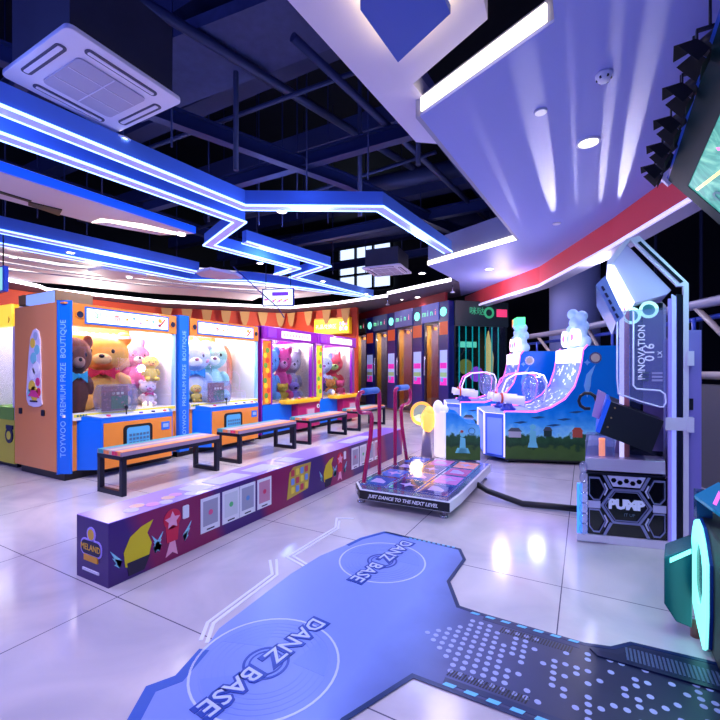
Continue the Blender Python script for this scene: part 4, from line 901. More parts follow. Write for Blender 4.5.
def shooter(label, loc):
    t = thing('water_shooting_machine', label, 'arcade machine', loc, math.radians(19.57))
    W = 1.15; prof = [(0, .06), (1.67, .06), (1.67, 1.58), (1.05, 1.58), (1.0, 1.52), (.985, 1.4), (.96, 1.25), (.89, 1.03), (.77, .865), (.6, .755), (.4, .685), (0, .68)]
    for k_, y in enumerate((0, W - .05)):
        q = MB(); q.prism(prof, y, y + .05, 'y'); po = q.build('side_panel', PIC, t)
        e = MB(); e.tube([(x, y + .025 - .01, z + .01) for x, z in ((1.05, 1.58), (1.0, 1.52), (.985, 1.4), (.96, 1.25), (.89, 1.03), (.77, .865), (.6, .755), (.4, .69), (0, .69), (0, .07))], .013, 8); e.build('neon_edge', neonp, po)
        if k_ == 0:
            d = MB(); statue(d, .36, .22, 1.1, -.003, 0, 0)
            for cx, cz, w_, m in ((.13, .4, .16, 1), (.55, .42, .1, 2), (.92, .42, .12, 3), (1.25, .4, .14, 2)):
                d.box(cx - w_ / 2, cx + w_ / 2, -.003, 0, cz - .05, cz + .03, m); d.prism([(cx - w_ * .6, cz + .03), (cx + w_ * .6, cz + .03), (cx + w_ * .3, cz + .08), (cx - w_ * .3, cz + .08)], -.003, 0, 'y', 4 if m != 3 else 3)
            for cx, cz in ((.2, .55), (.42, .62), (.62, .52), (.75, .6), (.9, .7)): d.prism([(cx - .09, cz), (cx, cz - .012), (cx + .1, cz + .012), (cx + .02, cz + .022)], -.003, 0, 'y', 5)
            for i in range(5): d.prism([(1.12 + i * .05, .05 + .06 * (i % 2)), (1.17 + i * .05, .06), (1.1 + i * .03, .38 - .04 * i)], -.003, 0, 'y', 6)
            d.prism([(1.04, .9), (1.0, 1.05), (1.03, 1.2), (1.14, 1.33), (1.09, 1.18), (1.08, 1.05)], -.003, 0, 'y', 7)
            d.ring((1.14, 0, 1.42), .075, .055, .004, 24, 8, Euler((PI / 2, 0, 0)).to_matrix().to_4x4()); d.prism(circle(1.14, 1.42, .055), -.004, 0, 'y', 9); d.prism(star(1.0 + .04, 1.36, .04, 4, .5), -.003, 0, 'y', 7)
            d.build('picture_details', [mat('st_aqua', (120, 215, 225), .4), mat('pic_house', (190, 190, 200), .5), mat('pic_dark', (24, 60, 50), .5), mat('pic_brick', (190, 84, 60), .5), mat('pic_roof', (80, 90, 100), .5), mat('pic_bird', (20, 80, 130), .5), mat('pic_crystal', (60, 170, 225), .3), mat('pic_pale', (120, 185, 240), .4), steel, mat('pic_port', (200, 190, 170), .5)], po)
    # faceted front with a lit panel
    q = MB(); fp_ = [(0, 0), (-.23, .215), (-.23, W - .215), (0, W)]; q.prism(fp_ + [(.55, W - .05), (.55, .05)], .06, .655); q.build('front_box', mat('front_blue', (90, 130, 235), .35), t)
    for a, b in zip(fp_[:-1], fp_[1:]):
        a = Vector(a); b = Vector(b); n_ = Vector((-(b - a).y, (b - a).x)).normalized() * .012
        if n_.x > 0: n_ = -n_
        c0 = a.lerp(b, .14); c1 = a.lerp(b, .86); MB().prism([c0, c1, c1 + n_, c0 + n_], .1, .6).build('front_light_panel', glow('front_glow', (110, 130, 245), .75), t)
        e = MB(); P_ = [(a.x, a.y, .08), (a.x, a.y, .665), (b.x, b.y, .665), (b.x, b.y, .08)]; e.tube([(x + n_.x, y + n_.y, z) for x, y, z in P_], .01, 8); e.build('neon_edge', neonw, t)
    MB().prism(fp_ + [(.5, W - .05), (.5, .05)], .655, .68).build('console_top', mat('console_lav', (160, 190, 245), .3), t)
    # white star ramp
    q = MB(); rp = [(.45, .69), (.6, .74), (.77, .845), (.89, 1.0), (.95, 1.22), (.97, 1.36)]
    for a, b in zip(rp[:-1], rp[1:]): q.prism([a, b, (b[0] + .04, b[1] - .02), (a[0] + .02, a[1] - .04)], .05, W - .05, 'y', 0)
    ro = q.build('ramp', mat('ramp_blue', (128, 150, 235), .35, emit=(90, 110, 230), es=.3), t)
    s = MB()
    for i in range(60):
        u = random.random() * 4.99; k_ = int(u); f = u - k_; a, b = Vector(rp[k_]), Vector(rp[k_ + 1]); c = a.lerp(b, f); e = (b - a).normalized()
        y = .12 + random.random() * (W - .24); r = random.choice((.015, .02, .025, .035)); pv = star(0, 0, r, 6, .5)
        nn = Vector((-e.y, e.x)) * .004
        s.add([(c.x + e.x * p[1] + nn.x, y + p[0], c.y + e.y * p[1] + nn.y) for p in pv], [tuple(range(len(pv)))], 0)
    s.build('stars', glow('star_glow', (235, 235, 255), 1.3), ro, fix=False)
    MB().box(.97, 1.05, .06, W - .06, 1.33, 1.56).build('ramp_light_box', glow('ramp_box', (240, 236, 255), 1.7), t)
    # snowy tower with two round targets
    q = MB()
    for i in range(11):
        a = i * 2.4; q.ball((1.12 + .06 * math.sin(a), W * .5 + .17 * math.cos(a) * (1 - i * .05), 1.62 + i * .045), .1 - .002 * i, nu=12, nv=8)
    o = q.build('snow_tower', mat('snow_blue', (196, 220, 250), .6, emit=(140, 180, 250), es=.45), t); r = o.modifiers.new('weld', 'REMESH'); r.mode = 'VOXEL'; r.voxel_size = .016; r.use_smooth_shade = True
    for y in (W * .5 - .19, W * .5 + .17):
        q = MB(); q.cyl((.98, y, 1.72), (1.06, y, 1.72), .12, n=24, m=0); q.cyl((.972, y, 1.72), (.98, y, 1.72), .05, n=16, m=1); q.build('target', [glow('target_glow', (255, 246, 255), 1.6), glow('target_pink', (255, 110, 170), 1.2)], t)
    for k_ in range(2):
        y = W * (.28 + .44 * k_)
        g = MB(); g.lathe([(.1, 0), (.11, .03), (.07, .06), (.06, .1)], (.1, y, .68), 18); go = g.build('gun_base', mat('gun_base', (40, 60, 170), .3), t)
        g = MB(); g.cyl((.32, y, .82), (-.02, y, .86), .07, .05, 16); g.cyl((-.02, y, .86), (-.1, y, .87), .055, .06, 16); g.build('water_gun', mat('gun_white', (230, 226, 250), .3, emit=(220, 210, 250), es=.35), go)
        g = MB(); g.ring((-.0, y, .86), .075, .05, .03, 18, 0, Euler((0, PI / 2, 0)).to_matrix().to_4x4()); g.build('gun_ring', mat('gun_orange', (240, 100, 70), .3), go)
        h = [(.12, .7), (.06, .95), (.12, 1.12), (.25, 1.2), (.5, 1.22), (.64, 1.18), (.68, 1.08), (.66, .9), (.63, .78)]
        from_ = []
        for i in range(len(h) - 1):
            for f in range(4): from_.append(tuple(h[i][j] + (h[i + 1][j] - h[i][j]) * f / 4 for j in (0, 1)))
        g = MB(); g.tube([(x, y + .2, z) for x, z in from_], .011, 8); g.build('neon_hoop', [neonw, neonp][k_ % 2], t)
        g = MB(); g.ball((.52, y, .98), (.12, .14, .2), nu=18, nv=12); g.build('clear_bubble', acrylic, t)
    q = MB()
    for x in (.1, 1.5):
        for y in (.1, W - .1): q.cyl((x, y, 0), (x, y, .06), .04, n=10)
    q.build('castor', black, t); MB().box(.02, 1.65, .02, W - .02, .03, .06).build('plinth', black, t)
    return t
shooter('blue water shooting machine in front with star ramp and snow tower', (-.95, 5.84, 0))
s2 = shooter('second blue water shooting machine behind, with a green lit sign on its tower', (-1.9, 7.17, 0))
q = MB(); q.box(1.0, 1.14, .3, .62, 2.06, 2.2, 0); q.box(1.0, 1.14, .62, .72, 2.06, 2.2, 1); q.build('top_sign', [glow('top_green', (90, 255, 150), 1.6), glow('top_orange', (255, 140, 80), 1.4)], s2)

# ------------------------------------------------------------------ small children's ride
t = thing('kiddie_ride', 'small low ride with wavy blue side, white front and yellow round head', 'kiddie ride', (-1.65, 5.46, 0), math.radians(19.57))
wv = [(0, .05), (.45, .05), (.45, .46), (.43, .52), (.38, .54), (.3, .54), (.25, .57), (.2, .62), (.15, .665), (.08, .68), (0, .68)]
q = MB(); q.prism(wv, 0, .04, 'y', 0); q.prism(wv, .5, .54, 'y', 0); po = q.build('side_panel', PIC, t)
d = MB(); statue(d, .22, .14, 1.0, -.003, 0, 0); d.prism([(.12, .14), (.32, .14), (.29, .21), (.15, .21)], -.003, 0, 'y', 0); d.ring((.34, 0, .44), .045, .038, .003, 20, 1, Euler((PI / 2, 0, 0)).to_matrix().to_4x4()); d.prism(circle(.21, .43, .02), -.003, 0, 'y', 2); d.build('picture_details', [MATS['st_aqua'], MATS['pic_bird'], MATS['pic_brick']], po)
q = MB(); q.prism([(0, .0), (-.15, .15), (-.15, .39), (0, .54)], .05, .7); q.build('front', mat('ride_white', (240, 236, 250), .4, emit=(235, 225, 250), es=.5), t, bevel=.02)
MB().box(.02, .44, .04, .5, .06, .35).build('seat', mat('ride_seat', (60, 90, 190), .5), t)
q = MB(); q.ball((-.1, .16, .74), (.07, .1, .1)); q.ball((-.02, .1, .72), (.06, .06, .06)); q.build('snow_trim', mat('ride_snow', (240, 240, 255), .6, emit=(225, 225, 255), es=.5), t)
q = MB(); q.ball((-.24, .2, .55), (.1, .11, .17), nu=20, nv=14); q.ball((-.22, .19, .68), (.07, .08, .07)); q.build('lamp_head', mat('ride_lamp', (255, 200, 90), .4, emit=(255, 180, 70), es=1.1), t)
q = MB(); q.tube([(-.33 + .14 * math.cos(a), .26 + .03 * math.cos(a), .64 + .15 * math.sin(a)) for a in [i * PI / 12 for i in range(24)]], .022, 8, closed=True); mo = q.build('round_mirror', mat('ride_rim', (255, 190, 80), .4, emit=(255, 180, 70), es=.6), t)
q = MB(); q.add([(-.33 + .13 * math.cos(a), .26 + .03 * math.cos(a), .64 + .14 * math.sin(a)) for a in [i * PI / 12 for i in range(24)]], [tuple(range(24))]); q.tube([(-.45, .23, .6), (-.21, .285, .68)], .01, 6); q.build('mirror_face', mat('mirror_face', (150, 185, 190), .15), mo, fix=False)
q = MB(); q.cyl((-.26, .22, .0), (-.26, .22, .42), .08, .05, 14); q.cyl((-.26, .24, .45), (-.34, .28, .6), .025, n=10); q.build('stalk', mat('ride_grey', (120, 110, 150), .4), t)

# ------------------------------------------------------------------ karaoke booths
bglass = glass('booth_glass', (212, 212, 224), .06, .03)
navyb = mat('booth_navy', (26, 40, 120), .35, coat=.2); dkb = mat('booth_dark', (34, 34, 60), .35)
def booth(label, a, b, hdr, sticker=True):
    a = Vector(a); b = Vector(b); L = (b - a).length; rz = math.atan2((b - a).y, (b - a).x)
    t = thing('karaoke_booth', label, 'karaoke booth', (a.x, a.y, 0), rz)
    H = 3.05; D = 1.2
    q = MB(); q.box(0, .05, 0, D, 0, H, 0); q.box(L - .05, L, .02, D, 0, H, 0); q.box(.05, L - .05, D - .05, D, 0, H, 2); q.box(.05, L - .05, 0, D, H - .05, H, 0); q.box(.05, L - .05, 0, D, 0, .06, 3)
    q.build('booth_shell', [navyb, dkb, mat('booth_back', (200, 150, 50), .6), mat('booth_floor', (120, 92, 80), .5)], t)
    q = MB(); q.box(.05, .062, .06, .24, .06, 2.5, 0); q.box(.05, .058, .24, D - .06, .06, 2.9, 1)
    for z_ in (.7, 1.2, 1.7): q.box(.05, .14, .6, D - .1, z_, z_ + .03, 1)
    q.build('inside_wall', [mat('booth_gold', (216, 168, 40), .5), mat('booth_slate', (112, 108, 136), .4)], t)
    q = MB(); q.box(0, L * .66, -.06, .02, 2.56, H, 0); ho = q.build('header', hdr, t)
    q = MB()
    for i, ch in enumerate('mini'): q.text(ch, .24, Mx((L * (.12 + .145 * i), -.064, 2.8), FRONT), i % 4)
    q.build('header_lettering', [glow('hl_green', (120, 240, 160), 1.2), glow('hl_mint', (150, 235, 190), 1.2), glow('hl_green2', (100, 230, 170), 1.2), glow('hl_pink', (250, 150, 170), 1.2)], ho)
    q = MB(); q.box(L * .66, L, -.03, .1, .06, H, 0); q.build('side_post', navyb, t)
    q = MB(); q.prism(circle(L * .83, 2.78, .12, 20), -.05, -.03, 'y'); q.build('lit_badge', glow('badge_cyan', (130, 250, 225), 1.3), t)
    if sticker:
        q = MB(); q.box(L * .7, L * .96, -.036, -.03, .86, 1.78, 0); q.box(L * .71, L * .95, -.039, -.036, 1.3, 1.45, 1); q.box(L * .71, L * .95, -.039, -.036, .86, 1.05, 1); q.box(L * .71, L * .95, -.039, -.036, 1.08, 1.2, 3)
        q.prism(circle(L * .78, 1.0, .06, 14), -.042, -.039, 'y', 2); q.build('sticker', [mat('stk_sky', (180, 200, 245), .4, emit=(150, 180, 240), es=.4), mat('stk_pink', (236, 50, 190), .4, emit=(220, 40, 170), es=.4), mat('stk_aqua', (120, 190, 240), .4), mat('stk_lime', (180, 230, 150), .4)], t)
    q = MB(); q.box(L * .68, L * .98, -.034, -.03, 2.18, 2.52); q.build('lamp_window', mat('lampwin', (160, 70, 40), .4, emit=(220, 80, 40), es=.5), t)
    fr = MB(); fr.box(.04, .1, 0, .05, .06, 2.56); fr.box(L * .6, L * .66, 0, .05, .06, 2.56); fr.box(.1, L * .6, 0, .05, 2.5, 2.56); fr.box(.1, L * .6, 0, .05, .06, .12); do = fr.build('door', dkb, t)
    MB().box(.1, L * .6, .02, .03, .12, 2.5).build('door_glass', bglass, do)
    MB().tube([(.16, -.03, 1.1), (.16, -.08, 1.13), (.16, -.08, 1.62), (.16, -.03, 1.65)], .022, 8).build('door_handle', steel, do)
    MB().box(L * .5, L * .62, .8, .9, .1, 2.0).build('machine_inside', mat('inside_slate', (70, 70, 100), .5), t)
    for i in range(3): MB().ball((L * (.15 + .17 * i), .3, 2.42 + .03 * (i % 2)), .05, nu=10, nv=8).build('bulb', glow('bulb_orange', (255, 150, 60), 5.), t)
    return t
bp = [(-7.45, 13.25), (-6.25, 12.47), (-5.12, 11.73), (-3.97, 10.98), (-3.05, 10.38)]
names = ['leftmost karaoke booth with green lettered header, next to the yellow sign', 'second karaoke booth from the left with glass door', 'third karaoke booth from the left with glass door', 'karaoke booth at the right end of the row, beside the green booth']
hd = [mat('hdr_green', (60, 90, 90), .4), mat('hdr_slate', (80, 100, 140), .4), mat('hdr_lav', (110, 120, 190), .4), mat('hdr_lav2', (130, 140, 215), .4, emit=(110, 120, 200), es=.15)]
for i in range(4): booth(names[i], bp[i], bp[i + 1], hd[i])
# green corner booth
a = Vector((-3.0, 10.45)); b = Vector((-1.82, 11.55)); L = (b - a).length
t = thing('karaoke_booth', 'dark green corner karaoke booth with teal light strips and round green logo', 'karaoke booth', (a.x, a.y, 0), math.atan2((b - a).y, (b - a).x))
gd = mat('green_dark', (14, 34, 36), .4)
q = MB(); fpn = [(.06, 0), (L, 0), (L, 1.0), (1.32, 1.0), (1.3, .3)]; q.prism(fpn, 0, .06); q.prism(fpn, 3.0, 3.05); q.box(L - .05, L, 0, 1.0, .06, 3.0); q.prism([(.06, 0), (.1, 0), (1.34, .27), (1.3, .3)], .06, 3.0); q.box(1.32, L - .05, .96, 1.0, .06, 3.0); q.build('booth_shell', gd, t)
q = MB(); q.box(.06, L, -.06, .0, 2.4, 3.05); ho = q.build('header', mat('green_header', (34, 50, 52), .4), t)
q = MB(); q.text('咪哒', .22, Mx((L * .42, -.064, 2.78), FRONT), 0); q.ring((L * .64, -.062, 2.76), .15, .09, .008, 24, 0, Euler((PI / 2, 0, 0)).to_matrix().to_4x4()); q.box(L * .78, L * .97, -.07, -.06, 2.66, 2.86, 1); q.build('header_lettering', [glow('gl_green', (50, 150, 100), .8), glow('gl_pink', (230, 60, 110), .9)], ho)
for i in range(7): MB().box(.2 + i * .19, .23 + i * .19, .008, .022, .06, 2.4).build('light_strip', glow('teal_strip', (20, 190, 180), 1.1 if i < 5 else .6), t)
MB().box(.1, L - .05, .0, .006, .06, 2.4).build('front_glass', bglass, t)
q = MB(); q.box(.25, .72, .024, .04, 1.85, 2.0, 0); q.prism(circle(.4, 1.35, .2, 16), .024, .04, 'y', 1); q.prism(circle(.72, 1.15, .2, 16), .024, .04, 'y', 2); q.build('neon_shapes', [glow('ns_mint', (120, 255, 200), 1.3), mat('ns_olive', (190, 200, 90), .5, emit=(150, 170, 60), es=.5), glow('ns_violet', (170, 90, 240), 1.)], t)
MB().prism([(1.05, .9), (1.2, .8), (1.25, 1.6), (1.1, 2.3), (1.0, 1.9)], .06, .1, 'y').build('neon_figure', glow('nf_gold', (240, 220, 130), 1.1), t)

# ------------------------------------------------------------------ truss railing
t = thing('truss_railing', 'grey tubular truss railing along the dark balcony edge at right', 'railing', (-1.5, 10.4, 0))
rl = [(x + 1.5, y - 10.4) for x, y in rail]
tub = mat('truss_grey', (150, 146, 165), .4, .2); tubb = mat('truss_blue', (50, 80, 190), .4)
q = MB(); q.tube([(x, y, 2.0) for x, y in rl], .055, 10); q.build('top_tube', tub, t)
q = MB(); q.tube([(x, y, 1.2) for x, y in rl], .045, 10); q.build('bottom_tube', mat('truss_tan', (160, 146, 140), .4), t)
q = MB(); q.tube([(x + .08, y + .05, 1.85) for x, y in rl], .03, 8); q.build('middle_tube', tubb, t)
for i in range(len(rl) - 1):
    a = Vector(rl[i]); b = Vector(rl[i + 1]); n = max(1, round((b - a).length / .9))
    for k_ in range(n):
        p0 = a.lerp(b, k_ / n); p1 = a.lerp(b, (k_ + 1) / n); pm = (p0 + p1) / 2
        MB().cyl((p0.x, p0.y, 1.2), (p0.x, p0.y, 1.85), .022, n=8).build('upright', tubb, t)
        MB().cyl((p0.x, p0.y, 2.0), (p1.x, p1.y, 1.2), .032, n=8).build('brace', MATS['truss_tan'], t)

# ------------------------------------------------------------------ big tilted screen and stage lights, top right
t = thing('overhead_screen', 'large tilted teal screen at the upper right edge', 'screen', (.66, 4.66, 3.02))
# local axes: u runs toward the camera (-y), v runs down the tilted face
vx = Vector((.37, 0, -.475)).normalized(); ux = Vector((-.04, -1, 0)).normalized(); nx = Vector((-.79, 0, -.61))
R = Matrix((ux, vx, ux.cross(vx))).transposed().to_4x4()
if (R.to_3x3() @ Vector((0, 0, 1))).dot(nx) < 0: sgn = -1
else: sgn = 1
def sbox(u0, u1, v0, v1, w0, w1, m, mb):
    mb.T = R; mb.box(u0, u1, v0, v1, sgn * w0, sgn * w1, m); mb.T = None; return mb
sbox(0, 2.6, 0, 1.5, -.12, 0, 0, MB()).build('casing', mat('screen_blue', (24, 60, 150), .3, emit=(20, 60, 170), es=.2), t)
q = MB(); sbox(.02, 2.58, .03, .22, 0, .012, 0, q); sbox(.02, 2.58, 1.3, 1.47, 0, .012, 0, q); sbox(.02, .2, .22, 1.3, 0, .012, 0, q); sbox(2.4, 2.58, .22, 1.3, 0, .012, 0, q); q.build('bezel', mat('bezel_green', (8, 40, 44), .6, spec=.15), t)
def scr_mat():
    m = bpy.data.materials.new('screen_image'); m.use_nodes = True; nt = m.node_tree; b = nt.nodes['Principled BSDF']; b.inputs['Base Color'].default_value = (0, 0, 0, 1)
    tc = nt.nodes.new('ShaderNodeTexCoord'); n = nt.nodes.new('ShaderNodeTexNoise'); n.inputs['Scale'].default_value = 4; n.inputs['Detail'].default_value = 4; n.inputs['Distortion'].default_value = 2
    cr = nt.nodes.new('ShaderNodeValToRGB'); r = cr.color_ramp; r.elements[0].color = rgb(20, 130, 130); r.elements[1].color = rgb(150, 235, 215); r.elements[0].position = .3; r.elements[1].position = .7
    e = r.elements.new(.5); e.color = rgb(70, 190, 180)
    nt.links.new(tc.outputs['Object'], n.inputs['Vector']); nt.links.new(n.outputs['Fac'], cr.inputs[0]); nt.links.new(cr.outputs[0], b.inputs['Emission Color']); b.inputs['Emission Strength'].default_value = .9
    return m
q = MB(); sbox(.2, 2.4, .22, 1.3, -.01, .006, 0, q)
dsp = q.build('display', scr_mat(), t)
q = MB()
def sline(pts, w, m):
    for a, b in zip(pts[:-1], pts[1:]):
        a = Vector(a); b = Vector(b); n_ = (b - a).normalized(); n_ = Vector((-n_.y, n_.x)) * w
        q.T = R; v = [(p.x, p.y, sgn * .009) for p in (a - n_, b - n_, b + n_, a + n_)]; q.add(v, [(0, 1, 2, 3)], m); q.T = None
sline([(.25, .3), (.9, .42), (1.7, .36)], .012, 0); sline([(.3, .55), (.8, .5), (1.5, .62)], .008, 1); sline([(.3, .75), (.6, .62), (.9, .8), (1.3, .7)], .01, 2); sline([(1.0, .3), (1.4, .55), (1.8, .5)], .014, 1)
for cx, cy, r in ((1.1, .5, .1), (.6, .75, .07)): sline([(cx + r * math.cos(i * PI / 8), cy + r * math.sin(i * PI / 8)) for i in range(17)], .007, 3)
q.T = R
for ch, u, v in (('AZ', .75, .62), ('D', .45, .5)): q.text(ch, .22, Mx((u, v, sgn * .0095), (PI if sgn > 0 else 0, 0, 0)), 3)
q.T = None
q.build('screen_lines', [glow('sl_yellow', (240, 225, 110), 1.), glow('sl_pink', (255, 130, 200), 1.), glow('sl_violet', (150, 120, 240), 1.), mat('sl_ink', (20, 90, 110), .4, emit=(20, 90, 110), es=.6)], dsp, fix=False)
q = MB(); sbox(-.06, .02, 1.3, 1.4, -.05, .02, 0, q); sbox(-.05, .0, -.08, .06, -.1, .03, 0, q); q.build('bracket', cw, t)
def stage_light(label, y, s):
    t = thing('stage_light', label, 'stage light', (.6, y, 3.04), 0); t.scale = (.62, .62, .62)
    d = Vector((-.75, .1, -.55)).normalized(); zq = d.to_track_quat('Z', 'Y').to_matrix().to_4x4()
    q = MB(); q.T = zq; q.cyl((0, 0, -.1), (0, 0, .06), .075, .085, 16); q.box(-.06, .06, -.06, .06, -.16, -.1); q.build('lamp_can', black, t)
    for k_ in range(4):
        a = k_ * PI / 2; q = MB(); q.T = zq @ Matrix.Rotation(a, 4, 'Z'); q.add([(-.075, .085, .06), (.075, .085, .06), (.12, .16, .2), (-.12, .16, .2), (-.075, .089, .06), (.075, .089, .06), (.12, .164, .2), (-.12, .164, .2)], [(0, 1, 2, 3), (7, 6, 5, 4), (0, 4, 5, 1), (1, 5, 6, 2), (2, 6, 7, 3), (3, 7, 4, 0)]); q.build('barn_door', blackm, t)
    q = MB(); q.box(-.1, -.085, -.02, .02, -.05, .14); q.box(.085, .1, -.02, .02, -.05, .14); q.box(-.1, .1, -.02, .02, .13, .15); q.cyl((0, 0, .15), (0, 0, .5), .012, n=8); q.build('yoke', black, t)
    return t
for i, n_ in enumerate(('nearest the camera', 'second from the camera', 'in the middle of the row', 'second from the far end', 'at the far end')):
    stage_light('black stage light with barn doors by the teal screen, ' + n_, 2.88 + i * .387, 1)

# ------------------------------------------------------------------ cropped dance machine at the right edge
t = thing('dance_machine', 'dark dance machine with glowing teal ring, cut off by the right edge', 'arcade machine', (.47, 2.0, 0))
tealg = glow('teal_led', (130, 245, 230), 1.6); tealface = mat('teal_face', (16, 84, 92), .25)
MB().box(.012, .9, -.5, .6, .03, .56).build('body', mat('machine_black', (8, 12, 18), .5), t, bevel=.01)
o_ = [(.44, .565), (.5, .54), (.54, .48), (.56, .4), (.56, .2), (.53, .13), (.44, .07), (.33, .02), (.295, .05), (.275, .2), (.275, .42), (.33, .5), (.38, .545)]
MB().prism([(y + .012 * (1 if y > .42 else -1), z + .004) for y, z in o_], 0, .012, 'x').build('ring_panel', mat('ring_navy', (20, 60, 130), .2), t)
q = MB()
n_ = len(o_); ci = (.42, .32)
def inn(p):
    a = math.atan2((p[1] - ci[1]) / 2.0, p[0] - ci[0]); return (ci[0] + .085 * math.cos(a), ci[1] + .145 * math.sin(a))
for k_ in range(n_): j = (k_ + 1) % n_; q.prism([o_[k_], o_[j], inn(o_[j]), inn(o_[k_])], -.01, 0, 'x')
q.build('ring_light', tealg, t)
Mp = Matrix.Translation((-.145, .365, 0)) @ Matrix(((.94, .16, 0, 0), (.34, .99, 0, 0), (0, 0, 1, 0), (0, 0, 0, 1)))
sp = MB(); sp.T = Mp
sp.prism([(0, .17), (.05, .09), (.118, .065), (.118, .44), (0, .385)], 0, .2, 'y', 0); so = sp.build('side_pod', tealface, t, bevel=.006)
q = MB(); q.T = Mp; q.prism([(.025, .385), (.115, .435), (.115, .415), (.025, .365)], -.008, 0, 'y'); q.build('pod_light', tealg, so)
q = MB(); q.cyl((-.01, .47, 0), (-.01, .47, .07), .02, n=10); q.cyl((.3, -.3, 0), (.3, -.3, .06), .02, n=10); q.build('foot', mat('foot_copper', (160, 110, 90), .4), t)
q = MB(); q.box(.0, .06, .5, .56, .54, .68); q.build('control_post', mat('post_teal', (20, 60, 100), .2), t)
q = MB(); q.obox((.08, .47, .66), (.13, .13, .025), (.5, -.5, .5), 0); q.obox((.072, .465, .674), (.11, .014, .004), (.5, -.5, 1.1), 1); q.build('touch_pad', [mat('pad_glass', (40, 110, 150), .1, emit=(30, 110, 150), es=.35), glow('pad_pink', (230, 110, 220), .9)], t)
# the visible side of the dance cabinet is splayed
for o in list(C_.children_recursive):
    for v in o.data.vertices: v.co.x += .26 * v.co.y
# ------------------------------------------------------------------ printed dance mat on the floor
def matprint():
    m = bpy.data.materials.new('dance_mat_print'); m.use_nodes = True; nt = m.node_tree; b = nt.nodes['Principled BSDF']; b.inputs['Roughness'].default_value = .3
    tc = nt.nodes.new('ShaderNodeTexCoord'); sx = nt.nodes.new('ShaderNodeSeparateXYZ'); nt.links.new(tc.outputs['Object'], sx.inputs[0])
    n = nt.nodes.new('ShaderNodeTexNoise'); n.inputs['Scale'].default_value = 2.5; n.inputs['Detail'].default_value = 5; nt.links.new(tc.outputs['Object'], n.inputs['Vector'])
    a = nt.nodes.new('ShaderNodeMath'); a.operation = 'MULTIPLY_ADD'; a.inputs[1].default_value = .25; nt.links.new(n.outputs['Fac'], a.inputs[0]); nt.links.new(sx.outputs['X'], a.inputs[2])
    mr = nt.nodes.new('ShaderNodeMapRange'); mr.inputs['From Min'].default_value = -.72; mr.inputs['From Max'].default_value = .1; nt.links.new(a.outputs[0], mr.inputs['Value'])
    cr = nt.nodes.new('ShaderNodeValToRGB'); r = cr.color_ramp; r.elements[0].color = rgb(128, 150, 226); r.elements[1].color = rgb(36, 44, 74); e = r.elements.new(.4); e.color = rgb(76, 86, 140)
    nt.links.new(mr.outputs[0], cr.inputs[0]); nt.links.new(cr.outputs[0], b.inputs['Base Color'])
    return m
D = thing('dance_mat', 'angular pale blue dance mat with dark runner and two ring logos on the floor', 'floor mat', (0, 0, 0))
outl = [(-1.25, .55), (-1.42, .91), (-1.5, 1.03), (-1.45, 1.12), (-1.5, 1.29), (-1.56, 1.43), (-1.59, 2.02), (-1.57, 2.32), (-1.46, 2.7), (-1.36, 2.9), (-.77, 2.87), (-.7, 2.73), (-.71, 2.4), (-.59, 2.17), (-.47, 2.16), (0, 2.15), (.11, 2.18), (.19, 2.26), (.48, 2.28), (.9, 2.3), (.9, 1.6), (-.18, 1.6), (-.53, 1.59), (-.62, 1.59), (-.76, 1.27), (-.76, .55)]
MB().prism(outl, .0005, .004).build('printed_sheet', matprint(), D)
def lines(pts, w, z0, z1, mb, m=0): return ribbon(mb, pts, -w / 2, w / 2, z0, z1, m)
bd = mat('mat_border_navy', (20, 44, 92), .3); bd2 = mat('mat_border_blue', (30, 88, 190), .3)
Z0, Z1 = .004, .005
q = MB(); lines([(-1.36, 2.9), (-.77, 2.87), (-.7, 2.73), (-.71, 2.4), (-.59, 2.17), (-.47, 2.16), (0, 2.15), (.11, 2.18), (.19, 2.26), (.9, 2.3)], .022, Z0, Z1, q); lines([(-.45, 2.13), (-.02, 2.12)], .03, Z0, Z1, q); q.build('border', [bd, bd2], D); q = MB(); lines([(-.5, 1.63), (.9, 1.64)], .03, Z0, Z1, q); lines([(-.76, .55), (-.76, 1.27), (-.62, 1.59), (-.53, 1.59), (.9, 1.6)], .022, Z0, Z1, q)
q.build('border', [bd, bd2], D); q = MB(); lines([(-1.25, .55), (-1.42, .91), (-1.5, 1.03), (-1.45, 1.12), (-1.5, 1.29)], .05, Z0, Z1, q, 1); lines([(-1.49, 2.55), (-1.46, 2.7), (-1.36, 2.89), (-1.2, 2.88)], .03, Z0, Z1, q, 1)
q.build('border', [bd, bd2], D)
q = MB()
for i in range(10): q.prism([(-1.15 + i * .036, 2.87), (-1.13 + i * .036, 2.87), (-1.13 + i * .036, 2.885), (-1.15 + i * .036, 2.885)], Z1, .0062)
for i in range(7): q.prism([(-.52 + i * .075, 2.14), (-.48 + i * .075, 2.14), (-.47 + i * .075, 2.155), (-.51 + i * .075, 2.155)], Z1, .0062)
for i in range(14): q.prism([(-.5 + i * .085, 1.6), (-.455 + i * .085, 1.6), (-.445 + i * .085, 1.62), (-.49 + i * .085, 1.62)], Z1, .0062)
q.build('border_dashes', mat('dash_cyan', (110, 205, 250), .3), D)
dot = mat('dot_pale', (168, 178, 226), .4)
q = MB()
for j in range(11):
    for i in range(30):
        x = -.66 + i * .042; y = 1.69 + j * .039
        u = abs(j - 5) / 5; st = -.66 + .16 * u
        if x < st: continue
        p = 1.0 if x < -.38 else (.75 if x < -.2 else .3 if x < 0 else .42)
        if random.random() < p: q.prism(circle(x, y, .0125, 10), Z0, Z1)
q.build('printed_dots', dot, D)
q = MB()
for i in range(26): q.prism([(-.36 + i * .012, 2.055), (-.354 + i * .012, 2.055), (-.344 + i * .012, 2.1), (-.35 + i * .012, 2.1)], Z0, Z1)
